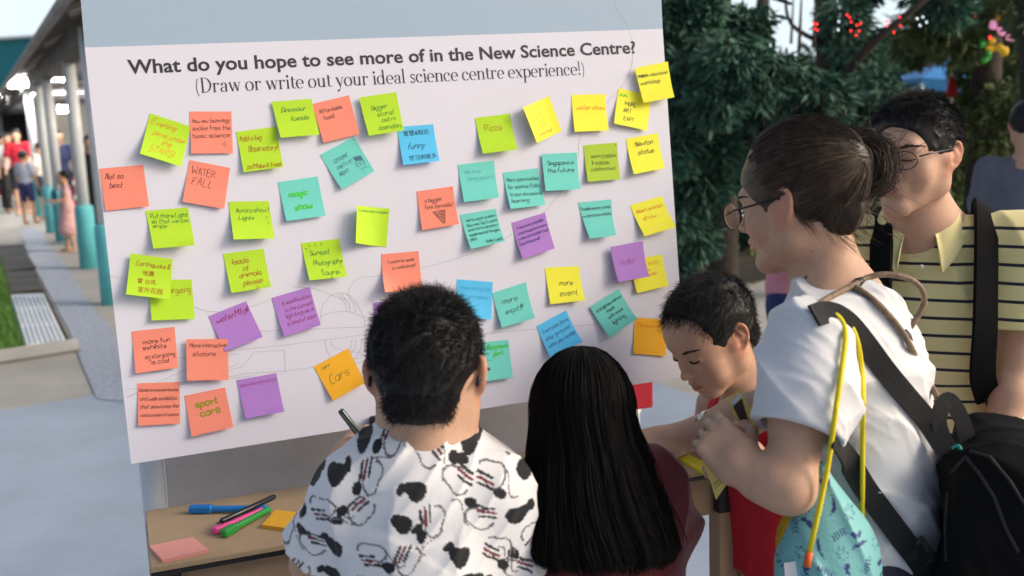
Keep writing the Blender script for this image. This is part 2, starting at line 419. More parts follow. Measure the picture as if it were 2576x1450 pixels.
SER = {  # skeletons of an upright high-contrast roman: thick stems, thin joins, flat hairline feet
 'D': ("0a03 0a2a38353 32303", "feet"), }
def roman_text(s):
    """grid units, x-height 4; stems are thick, curves swell, feet are thin bars"""
    th, tk = .20, .82; V, F = [], []; n = 0; x = 0.
    def put(q, w=None, ser=(th, tk)):
        nonlocal n
        v, f = ribbon(q, w or 0, None if w else ser); V.append(v); F.extend(tuple(i + n for i in k) for k in f); n += len(v)
    def stem(cx, y0, y1, bot=True, top='l'):
        put([(cx, y0), (cx, y1)], tk)
        if bot: put([(cx - .95, y0 + .09), (cx + .95, y0 + .09)], .18)
        if top == 'l': put([(cx - .95, y1 - .1), (cx, y1 - .1)], .2)
        if top == 'b': put([(cx - .95, y1 - .09), (cx + .95, y1 - .09)], .18)
    arc = lambda cx, cy, rx, ry, a0, a1, k=18: [(cx + rx * math.cos(math.radians(a)), cy + ry * math.sin(math.radians(a))) for a in np.linspace(a0, a1, k)]
    dot = lambda cx, cy, r: put([(cx - r, cy), (cx + r, cy)], 2 * r)
    xh = 4.3
    for ch in s:
        x0 = x
        S = lambda pts: [(px + x0, py) for px, py in pts]
        if ch == 'D':
            stem(x + 1, 0, 7, True, 'b'); put(S(arc(1.6, 3.5, 3.3, 3.4, 90, -90))); put(S([(1, 6.9), (1.7, 6.9)]), .2); put(S([(1, .1), (1.7, .1)]), .2); x += 5.7
        elif ch == 'r': stem(x + 1, 0, xh); put(S(arc(2.3, 2.9, 1.25, 1.3, 180, 60))); dot(x + 3, 3.8, .42); x += 3.9
        elif ch == 'a':
            put(S([(2.9, 3.2), (2.9, .6)]), tk); put(S(arc(1.8, 3.1, 1.15, 1.1, 0, 150))); dot(x + .85, 3.4, .42); put(S(arc(1.9, 1.15, 1.5, 1.1, 75, 330))); put(S([(2.9, .5), (3.6, .2)]), .3); x += 4.2
        elif ch in 'oecdp':
            if ch == 'o': put(S(arc(2.1, 2.1, 1.75, 2.1, 0, 360, 30))); x += 4.6
            elif ch == 'e': put(S(arc(2, 2.1, 1.65, 2.1, 0, 310, 28))); put(S([(.5, 2.2), (3.7, 2.2)]), .2); x += 4.3
            elif ch == 'c': put(S(arc(2, 2.1, 1.65, 2.1, 50, 315, 28))); dot(x + 3.05, 3.3, .45); x += 4.1
            elif ch == 'd': put(S(arc(2.0, 2.1, 1.6, 2.1, 20, 340, 28))); stem(x + 3.5, 0, 7); x += 5
            else: put(S(arc(2.6, 2.1, 1.65, 2.1, 160, -160, 28))); stem(x + 1.05, -2.6, xh); x += 4.9
        elif ch in 'il':
            stem(x + .95, 0, xh if ch == 'i' else 7)
            if ch == 'i': dot(x + .85, 5.9, .52)
            x += 2.15
        elif ch == 'n': stem(x + .95, 0, xh); put(S(arc(2.4, 2.8, 1.35, 1.4, 160, 0))); stem(x + 3.7, 0, 2.9, True, None); x += 4.9
        elif ch == 'u': stem(x + .95, 1.3, xh, False); put(S(arc(2.2, 1.4, 1.25, 1.3, 180, 340))); stem(x + 3.6, 0, xh); x += 4.9
        elif ch == 't': put(S([(1.2, 5.6), (1.2, .9)]), tk); put(S(arc(2, 1, .8, .9, 180, 320))); put(S([(.1, 4.2), (2.7, 4.2)]), .2); x += 2.95
        elif ch == 's': put(S([(3, 3.4), (2.5, 4.05), (1.6, 4.15), (.9, 3.6), (1, 2.8), (1.9, 2.2), (2.8, 1.6), (2.9, .7), (2.2, .1), (1.2, .1), (.5, .9)]), .5); x += 3.6
        elif ch in 'wy':
            if ch == 'w':
                for a, b, w in (((.6, 4.2), (1.9, .1), tk), ((1.9, .1), (3.2, 4.2), .22), ((3.1, 4.2), (4.4, .1), tk), ((4.4, .1), (5.5, 4.2), .22)): put(S([a, b]), w)
                for c in (.6, 3.0, 5.5): put(S([(c - .7, 4.2), (c + .7, 4.2)]), .18)
                x += 6.3
            else:
                put(S([(.7, 4.2), (2.3, .2)]), tk); put(S([(3.7, 4.2), (1.7, -1.9)]), .24); dot(x + 1.1, -2.0, .45)
                for c in (.7, 3.7): put(S([(c - .7, 4.2), (c + .7, 4.2)]), .18)
                x += 4.4
        elif ch == 'x':
            put(S([(.6, 4.2), (3.4, .1)]), tk); put(S([(3.3, 4.2), (.7, .1)]), .24)
            for c, y in ((.6, 4.2), (3.4, 4.2), (.6, .1), (3.4, .1)): put(S([(c - .65, y), (c + .65, y)]), .18)
            x += 4.2
        elif ch == '(': put(S(arc(3.2, 2.6, 2.6, 5.2, 130, 230)), .34); x += 2.6
        elif ch == ')': put(S(arc(-1.0, 2.6, 2.6, 5.2, 50, -50)), .34); x += 2.2
        elif ch == '!': put(S([(.9, 7), (.9, 2.0)]), .6); dot(x + .9, .45, .5); x += 2
        else: x += 2.0
    return np.concatenate(V), F, x

# ---------------------------------------------------------------- the poster board
BN = np.array([-.288, .023, .957]); BN /= np.linalg.norm(BN); BD = 2.026
BNW = ROT @ BN                              # away from the viewer
def onb(u, v, off=0.0):
    """the point of the board's face (lifted off it by off metres) on the sight line of a picture point"""
    r = np.array([(u - 1288) / FOC, (v - 725) / FOC, 1.]); return EYE + ROT @ (r * (BD - off) / (r @ BN))
BE1 = nrm(onb(1725, 948) - onb(330, 1168)); BE2 = np.cross(BE1, BNW); BE2 = nrm(BE2); BE2 = BE2 if BE2[2] > 0 else -BE2
B0 = onb(330, 1168)
def b2(p): return np.array([(p - B0) @ BE1, (p - B0) @ BE2])
def bw(q, off=0.0):
    q = np.atleast_2d(q); return B0 + q[:, :1] * BE1 + q[:, 1:2] * BE2 - np.reshape(off, (-1, 1)) * BNW

M_print = mat('poster_print', (.72, .71, .79), .55, var=.012, vscale=3)
M_band = mat('poster_blue_band', (.36, .47, .58), .5, var=.015, vscale=3)
M_core = mat('foam_board_edge', (.72, .70, .70), .8)
M_head = mat('print_dark_grey', (.045, .038, .045), .6)
M_line = mat('print_thin_line', (.46, .45, .48), .6)

def build_board():
    c = [b2(onb(*p)) for p in ((330, 1168), (1725, 948), (1665, 0), (205, 0))]
    up = .07
    tl = c[3] + (c[3] - c[0]) * up; tr = c[2] + (c[2] - c[1]) * up
    bl, br = b2(onb(213, 120)), b2(onb(1667, 73))
    th = .010
    V, F, m = [], [], []
    def poly(q, off, mi, rev=False):
        n = len(V); V.extend(bw(np.array(q), off)); f = list(range(n, n + len(q))); F.append(tuple(f[::-1] if rev else f)); m.append(mi)
    poly([c[0], c[1], br, bl], 0, 0); poly([bl, br, tr, tl], 0, 1)
    poly([c[0], c[1], tr, tl], -th, 2, True)
    ring = [c[0], c[1], br, tr, tl, bl]
    for i in range(6):
        a, b = ring[i], ring[(i + 1) % 6]; n = len(V)
        V.extend(np.vstack([bw(a, 0), bw(b, 0), bw(b, -th), bw(a, -th)])); F.append((n, n + 3, n + 2, n + 1)); m.append(2)
    def text(TV, TF, a, b, mi, width, hscale, off=.0004):
        """place 2-D letters along the base line a->b (picture points)"""
        pa, pb = b2(onb(*a)), b2(onb(*b)); d = pb - pa; L = np.linalg.norm(d); d /= L; e = A(-d[1], d[0])
        q = pa + TV[:, :1] * (L / width) * d + TV[:, 1:] * hscale * e
        n = len(V); V.extend(bw(q, off)); F.extend(tuple(i + n for i in f) for f in TF); m.extend([mi] * len(TF))
    hv, hf = font_text("What do you hope to see more of in the New Science Centre?", .022)
    hv = hv - A(hv[:, 0].min(), 0); text(hv, hf, (323, 186), (1600, 134), 3, hv[:, 0].max(), .0365)
    rv, rf, rw = roman_text("(Draw or write out your ideal science centre experience!)")
    text(rv, rf, (493, 235), (1472, 188), 3, rw, .0041)
    # thin line drawing of a domed building and its sweeping arcs
    def line(pts, w=.0009, k=6):
        q = np.array([b2(onb(*p)) for p in (smooth_path(pts, k) if k else np.array(pts))]); v, f = ribbon(q, w)
        n = len(V); V.extend(bw(v, .0003)); F.extend(tuple(i + n for i in g) for g in f); m.extend([4] * len(f))
    line([(1545, 0), (1552, 25), (1575, 60), (1592, 105)], .0006); line([(1592, 105), (1590, 160), (1570, 210), (1530, 255), (1480, 300), (1458, 350), (1452, 400), (1420, 470), (1350, 550), (1230, 620), (1100, 665), (960, 693), (905, 700), (882, 720), (876, 740)])
    line([(276, 695), (330, 708), (480, 770), (540, 785), (610, 777), (680, 755)])
    line([(735, 722), (790, 727), (840, 745), (870, 755)])
    line([(806, 798), (812, 770), (828, 748), (850, 738), (872, 740), (893, 758), (908, 785), (917, 800)])
    line([(806, 798), (830, 788), (875, 784), (917, 800)]); line([(917, 800), (919, 823)]); line([(806, 798), (803, 823)])
    for x in (0, 9, 22): line([(850 + x, 740), (868 + x, 765), (872 + x, 786)])
    line([(560, 838), (700, 832), (830, 826), (950, 822)]); line([(430, 905), (560, 885), (720, 868), (950, 838)])
    line([(318, 1000), (430, 947), (520, 905), (600, 890)], k=0); line([(395, 970), (455, 965), (610, 923), (640, 886), (715, 882), (718, 936)], k=0)
    line([(540, 955), (620, 940), (720, 934), (860, 915), (950, 910)], k=0); line([(318, 980), (420, 972), (640, 945)], k=0); line([(318, 1000), (350, 990), (540, 940), (600, 915)], k=0)
    line([(818, 858), (822, 880), (833, 900), (850, 914)]); line([(832, 858), (840, 875), (860, 880), (868, 893)]); line([(910, 852), (906, 880), (895, 900), (875, 914)]); line([(897, 853), (893, 875), (880, 893)]); line([(885, 855), (880, 880), (868, 900)])
    line([(828, 915), (908, 900), (912, 890), (880, 884)], k=0)
    line([(1180, 845), (1300, 832), (1430, 822), (1650, 800)]); line([(1180, 735), (1120, 745)], k=0)
    o = O('poster_board', V, F, [M_print, M_band, M_core, M_head, M_line], base=bw(c[0], -.01)[0], mi=m, smooth=False)
    tag(o, "white poster board with a pale blue top band, printed question and many sticky notes", 'poster board')
    return o
build_board()

# ---------------------------------------------------------------- the sticky notes
PAPER = {k: mat('note_' + k, c, .75, var=.03, vscale=22) for k, c in dict(
    lime=(.47, .74, .028), olive=(.42, .60, .04), salmon=(.90, .27, .185), teal=(.17, .66, .57), blue=(.10, .55, .90),
    purple=(.44, .21, .60), yellow=(.90, .86, .055), orange=(.93, .46, .02)).items()}
INKS = {k: mat('ink_' + k, c, .6) for k, c in dict(K=(.02, .02, .022), G=(.02, .20, .05), g=(.06, .62, .03), R=(.42, .03, .015), O=(.80, .20, .03), B=(.07, .16, .26), N=(.05, .03, .22), M=(.35, .02, .10), F=(.12, .47, .45), f=(.06, .38, .66), P=(.40, .09, .33), T=(.28, .30, .01)).items()}
# corners are picture points (upper left, upper right, lower right, lower left) of notes of about 76 mm
NOTES = [
 ('evening', [(377, 285), (480, 319), (455, 419), (352, 387)], 'lime', 'O', 0.9, 't', 16, 0, [('Evening', 0.08, 0.22, 5), ('picnic under', 0.18, 0.45, 4.6), ('the', 0.42, 0.63, 4.6), ('STARS!', 0.16, 0.86, 6.2)], 'lime green note with orange writing about a picnic under the stars'),
 ('hownew', [(477, 281), (582, 281), (586, 386), (481, 387)], 'salmon', 'K', 0.8, 't', 4, 0, [('How new technology', 0.06, 0.27, 3.6), ('evolve from the', 0.06, 0.45, 4.2), ('basic science', 0.06, 0.63, 4), ('=)', 0.74, 0.83, 4)], 'salmon note on how new technology evolved, between two lime notes'),
 ('observ', [(594, 332), (695, 319), (713, 420), (613, 434)], 'lime', 'R', 0.9, 't', 9, 0, [('Add a big', 0.05, 0.24, 4.6), ('Observatory!!', 0.22, 0.52, 5.4), ('ps.Make it free!', 0.12, 0.93, 4.3)], 'lime note in red asking for a big observatory'),
 ('dino', [(683, 257), (783, 249), (804, 339), (706, 347)], 'lime', 'G', 1.0, 't', 10, 1, [('Dinosaur', 0.18, 0.3, 4.6), ('fossils', 0.36, 0.56, 4.6)], 'lime note in green pen about dinosaur fossils, tucked beside a salmon note'),
 ('afford', [(785, 262), (878, 240), (905, 337), (814, 360)], 'salmon', 'K', 0.9, 't', 7, 0, [('Affordable', 0.13, 0.28, 3.6), ('food', 0.2, 0.46, 4.4)], 'tilted salmon note reading affordable food'),
 ('bigger', [(903, 246), (997, 232), (1017, 328), (928, 342)], 'lime', 'G', 0.9, 't', 10, 2, [('Bigger', 0.26, 0.36, 4.4), ('stars/', 0.38, 0.54, 4.4), ('astro', 0.46, 0.7, 4.4), ('observatory', 0.32, 0.9, 4.6)], 'lime note in green pen on bigger stars, overlapping the bright blue note'),
 ('funny', [(999, 320), (1090, 313), (1106, 405), (1015, 416)], 'blue', 'K', 1.1, 't', 12, 0, [('funny', 0.2, 0.6, 6.2), ('@智慧&知识', 0.14, 0.24, 5.0), ('@学习到很多.', 0.18, 0.9, 5.0)], 'bright blue note with black Chinese characters and the word funny'),
 ('costume', [(805, 390), (891, 344), (942, 430), (860, 478)], 'teal', 'B', 0.8, 't', 8, 0, [('COSTUME', 0.2, 0.36, 3.6), ('PARTY AT', 0.2, 0.54, 3.6), ('NIGHT!', 0.16, 0.7, 3.6)], 'steeply tilted teal note with a costume party drawing in faint pen'),
 ('magic', [(699, 459), (799, 444), (819, 543), (721, 557)], 'teal', 'g', 2.6, 't', 8, 0, [('magic', 0.2, 0.42, 5.2), ('show', 0.28, 0.76, 5.6)], 'teal note with thick bright green marker words magic show'),
 ('notso', [(250, 425), (360, 415), (375, 519), (265, 531)], 'salmon', 'K', 0.9, 't', 3, 0, [('Not so', 0.1, 0.26, 5), ('best', 0.16, 0.48, 5)], "salmon note stuck on the board's far left edge"),
 ('wfall', [(477, 403), (579, 423), (564, 526), (459, 508)], 'salmon', 'K', 0.7, 't', 6, 0, [('WATER', 0.1, 0.3, 6.4), ('FALL', 0.14, 0.56, 6.8)], 'salmon note with pencil capitals reading water fall'),
 ('light', [(366, 531), (473, 522), (490, 617), (386, 626)], 'lime', 'G', 1.0, 't', 17, 0, [('Put more Light', 0.08, 0.2, 4.4), ('so that we can', 0.08, 0.34, 4.2), ('enjoy.', 0.1, 0.46, 4.2)], 'lime note in green asking for more light so we can enjoy'),
 ('aurora', [(575, 508), (676, 506), (691, 600), (588, 603)], 'lime', 'G', 1.0, 't', 17, 0, [('Aurora show !', 0.15, 0.28, 4.4), ('Lights', 0.2, 0.48, 4), ('!', 0.88, 0.48, 3), ('!', 0.9, 0.64, 3)], 'lime note in green pen about an aurora show'),
 ('quake', [(328, 638), (434, 652), (427, 754), (317, 741)], 'lime', 'R', 0.9, 't', 12, 2, [('Earthquake &', 0.16, 0.26, 4.0), ('@地震', 0.32, 0.48, 4.6), ('@雷 台风', 0.22, 0.68, 4.3), ('@室外花园', 0.24, 0.89, 4.8)], 'lime note with red Chinese characters and the word earthquake'),
 ('targaz', [(373, 704), (482, 704), (490, 803), (381, 807)], 'lime', 'R', 0.9, 't', 8, 0, [('stargazing', 0.34, 0.34, 5.6)], 'lime stargazing note half under the earthquake note'),
 ('loads', [(561, 639), (663, 626), (682, 722), (582, 738)], 'lime', 'R', 1.0, 't', 15, 0, [('loads', 0.18, 0.3, 5), ('of', 0.4, 0.49, 5), ('animals', 0.28, 0.66, 5), ('please', 0.34, 0.86, 5), (':>', 0.64, 0.99, 4)], 'lime note in red asking for loads of animals'),
 ('sunset', [(757, 612), (853, 601), (873, 696), (779, 706)], 'lime', 'G', 1.0, 't', 15, 0, [('Sunset', 0.16, 0.36, 5), ('Photography', 0.2, 0.63, 4.6), ('Tours', 0.36, 0.9, 5)], 'lime note on sunset photography tours with little rays drawn round it'),
 ('volc1', [(898, 517), (980, 525), (972, 622), (895, 612)], 'lime', 'G', 0.8, 'r', 22, 0, [('I wanna see a volcano', 0.05, 0.15, 3.2)], 'narrow looking lime note curled out from its right edge'),
 ('water2', [(524, 796), (619, 758), (661, 848), (566, 885)], 'purple', 'M', 1.2, 't', 9, 0, [('waterMfall', 0.12, 0.27, 6)], 'purple waterfall note with a crossed out letter, above the interactive stations note'),
 ('modif', [(683, 750), (779, 722), (807, 818), (715, 847)], 'purple', 'M', 0.8, 't', 10, 0, [('A modification', 0.2, 0.26, 4), ('to the current', 0.22, 0.44, 4), ('lighting as it', 0.2, 0.6, 4), ('is kind of dark', 0.18, 0.78, 4)], 'purple note in dark red about lighting that is kind of dark'),
 ('volc2', [(960, 640), (1053, 632), (1063, 729), (969, 736)], 'salmon', 'K', 0.9, 't', 10, 0, [('I wanna see', 0.16, 0.26, 3.6), ('a volcano!!', 0.26, 0.42, 3.6)], "salmon volcano note with a curled lower left corner, over the boy's hair"),
 ('robot', [(939, 762), (1033, 752), (1042, 847), (948, 856)], 'purple', 'K', 0.9, 't', 8, 0, [('Robots', 0.1, 0.22, 4.6), ('Topic', 0.12, 0.42, 4.6)], "purple robot note mostly hidden by the short haired boy's head"),
 ('fun', [(331, 834), (439, 823), (448, 925), (341, 940)], 'salmon', 'K', 0.9, 't', 7, 0, [('more fun', 0.24, 0.34, 4.2), ('exhibits', 0.23, 0.48, 4.2), ('eg stargazing', 0.26, 0.7, 4.2), ('is cool', 0.4, 0.84, 4.2)], 'salmon note asking for more fun exhibits'),
 ('inter', [(468, 854), (573, 853), (575, 956), (470, 958)], 'salmon', 'K', 0.9, 't', 4, 2, [('More interactive', 0.08, 0.2, 3.8), ('stations', 0.15, 0.41, 4.2)], "salmon note on more interactive stations, covering a purple note's corner"),
 ('immers', [(345, 965), (452, 961), (453, 1066), (348, 1072)], 'salmon', 'K', 0.8, 't', 5, 0, [('Immersive experiences', 0.04, 0.2, 3.2), ('and wide exhibition', 0.05, 0.41, 3.4), ('that showcase the', 0.05, 0.6, 3.6), ('various areas of science', 0.05, 0.79, 3)], 'salmon note filled with four lines of small writing, lowest at the left'),
 ('sport', [(464, 996), (566, 975), (587, 1075), (482, 1099)], 'salmon', 'T', 2.6, 't', 9, 0, [('sport', 0.22, 0.34, 6), ('cars', 0.3, 0.58, 6.4)], 'salmon note with thick olive marker words sport cars'),
 ('faintp', [(595, 957), (695, 939), (715, 1036), (618, 1054)], 'purple', 'P', 0.8, 't', 10, 0, [('stimulating real gd', 0.04, 0.2, 3.6)], 'purple note with one faint line of writing at its top edge'),
 ('cars', [(789, 923), (876, 877), (920, 963), (838, 1009)], 'orange', 'G', 0.9, 't', 9, 0, [('cars', 0.16, 0.18, 3.2), ('Cars', 0.18, 0.62, 9)], 'orange note with the word cars written small and large'),
 ('pizza', [(1195, 297), (1283, 286), (1303, 376), (1215, 387)], 'lime', 'R', 1.0, 't', 15, 0, [('Pizza', 0.22, 0.4, 6.2)], 'lime note with the single red word pizza'),
 ('good', [(1316, 271), (1381, 242), (1413, 330), (1351, 360)], 'yellow', 'O', 0.8, 'r', 20, 0, [('good food', 0.2, 0.88, 3.8)], 'yellow note with an orange crowned smiling face, curled at its left'),
 ('wshow', [(1438, 239), (1523, 237), (1532, 328), (1446, 332)], 'yellow', 'O', 0.9, 't', 10, 0, [('water show', 0.12, 0.4, 4.6)], 'square yellow note with orange words water show'),
 ('art', [(1557, 222), (1640, 241), (1628, 329), (1545, 311)], 'yellow', 'K', 1.1, 't', 9, 0, [('MORE', 0.26, 0.42, 4), ('ART', 0.24, 0.62, 4), ('EXPT', 0.28, 0.84, 4)], 'yellow note in black capitals half under another yellow note'),
 ('mech', [(1597, 172), (1680, 155), (1697, 245), (1619, 259)], 'yellow', 'K', 1.0, 't', 4, 3, [('mech mechanic', 0.03, 0.3, 3.8), ('workshop.', 0.06, 0.5, 4)], "topmost yellow note, reading mechanic workshop and overhanging the board's edge"),
 ('creat', [(1468, 366), (1552, 359), (1561, 451), (1479, 458)], 'olive', 'K', 0.7, 't', 8, 0, [('more creative', 0.2, 0.36, 3.8), ('& science', 0.2, 0.54, 3.8), ('collaboration!', 0.16, 0.72, 4)], 'dull lime note in thin pen on creative science collaboration'),
 ('newton', [(1575, 350), (1655, 335), (1673, 423), (1595, 439)], 'yellow', 'K', 1.1, 't', 13, 0, [('Newton', 0.24, 0.26, 5), ('statue', 0.28, 0.5, 5)], 'yellow note in black marker about a statue'),
 ('future', [(1363, 388), (1451, 384), (1461, 476), (1373, 481)], 'teal', 'K', 1.0, 't', 9, 1, [('Singapore in', 0.14, 0.31, 4.4), ('the future.', 0.12, 0.51, 4.4)], 'teal note about the country in the future'),
 ('welove', [(1152, 415), (1243, 404), (1256, 497), (1168, 509)], 'teal', 'F', 0.8, 't', 13, 0, [('We love', 0.16, 0.26, 3.6), ('Singapore', 0.2, 0.46, 4.8)], 'teal note whose writing is nearly too pale to read'),
 ('semin', [(1265, 435), (1353, 423), (1372, 516), (1285, 526)], 'teal', 'K', 0.9, 't', 11, 0, [('More opportunities', 0.06, 0.26, 3.6), ('for seminar/talks', 0.06, 0.46, 4), ('to spur discussion &', 0.08, 0.66, 3.6), ('learning', 0.08, 0.84, 4)], 'teal note asking for seminars, talks and discussion'),
 ('tornado', [(1048, 482), (1139, 469), (1155, 564), (1062, 579)], 'salmon', 'K', 0.8, 't', 8, 0, [('a bigger', 0.18, 0.32, 4.4), ('fire tornado!', 0.16, 0.5, 4.4)], 'salmon note with a black scribbled tornado'),
 ('ways', [(1157, 541), (1247, 525), (1271, 607), (1185, 627)], 'teal', 'K', 1.0, 't', 15, 0, [('more ways to learn', 0.12, 0.23, 3.4), ('how new Tech works', 0.1, 0.38, 3.4), ('and more sensory', 0.1, 0.51, 3.4), ('experimental thingies', 0.1, 0.65, 3.3), ('pls(:', 0.08, 0.78, 3.4), ('-Holly Leat', 0.46, 0.93, 3.6)], 'teal note crammed with bold black writing and signed at the bottom'),
 ('access', [(1287, 561), (1371, 535), (1396, 625), (1315, 652)], 'purple', 'N', 1.0, 't', 12, 0, [('A more accessible', 0.1, 0.22, 3.2), ('and cheap(and more', 0.08, 0.37, 3.2), ('understandable too)', 0.06, 0.51, 3.2), ('Omnitheatre!!', 0.05, 0.66, 3.4)], 'purple note with four lines of dark writing, beside the crammed teal note'),
 ('sensory', [(1454, 510), (1538, 502), (1550, 592), (1484, 601)], 'teal', 'K', 0.9, 't', 15, 0, [('Possible sensory zones', 0.04, 0.23, 3.4), ('w interactive exhibits', 0.04, 0.42, 3.4)], 'pale teal note on sensory zones and interactive exhibits'),
 ('albert', [(1585, 517), (1665, 493), (1701, 571), (1622, 595)], 'yellow', 'O', 0.9, 't', 15, 0, [('Albert einstein', 0.1, 0.3, 4.2), ('show', 0.2, 0.55, 5)], "tilted yellow note with orange writing, overhanging the board's right edge"),
 ('hello', [(1535, 622), (1617, 607), (1634, 696), (1556, 710)], 'purple', 'P', 0.9, 't', 12, 3, [('Hello!', 0.22, 0.56, 6)], 'purple hello note lying over a yellow note'),
 ('activ', [(1583, 655), (1666, 640), (1683, 719), (1603, 738)], 'yellow', 'O', 0.9, 't', 10, 0, [('activity', 0.36, 0.26, 4.4), ('to', 0.44, 0.44, 4), ('see.', 0.48, 0.58, 4.4)], 'yellow note half under the purple hello note'),
 ('event', [(1371, 674), (1456, 670), (1473, 756), (1385, 766)], 'yellow', 'K', 1.0, 't', 9, 0, [('more', 0.34, 0.52, 5.6), ('event', 0.32, 0.8, 5.8)], 'bright yellow note with black words more event'),
 ('faintb', [(1150, 703), (1240, 710), (1237, 805), (1148, 795)], 'blue', 'f', 0.8, 't', 9, 0, [('More study for', 0.1, 0.26, 4), ('and company', 0.1, 0.48, 4)], 'blue note with barely visible blue writing above the short haired boy'),
 ('expt', [(1238, 738), (1323, 710), (1347, 800), (1263, 825)], 'teal', 'K', 1.0, 't', 12, 0, [('more', 0.2, 0.4, 5.6), ('expt!!!', 0.22, 0.68, 5.6)], 'teal note with a bent lower corner asking for more experiments'),
 ('exer', [(1350, 821), (1424, 781), (1467, 860), (1385, 900)], 'blue', 'N', 0.9, 't', 14, 0, [('Exercise Zone', 0.1, 0.3, 4), ('play ground', 0.1, 0.52, 4.2), ('water play for kids', 0.08, 0.74, 4.2)], 'blue note in purple pen on a playground, above the long haired girl'),
 ('mirror', [(1484, 773), (1557, 727), (1604, 802), (1534, 851)], 'teal', 'K', 1.1, 't', 10, 1, [('a brighter mirror', 0.1, 0.24, 3.5), ('maze', 0.36, 0.4, 3.5), ('with more', 0.3, 0.57, 3.5), ('lighting', 0.34, 0.77, 4.2)], 'steeply tilted teal note asking for a brighter mirror maze'),
 ('moreact', [(1597, 799), (1680, 805), (1675, 897), (1593, 890)], 'orange', 'O', 0.8, 't', 3, 0, [('More activity', 0.08, 0.25, 4.4)], 'orange note beside the face of the boy in red'),
 ('park', [(1200, 863), (1279, 855), (1291, 950), (1214, 961)], 'teal', 'g', 1.8, 't', 9, 0, [('Playground', 0.3, 0.2, 4.4), ('park', 0.48, 0.38, 4.6)], "teal note with bright green writing beside the short haired boy's ear"),
]

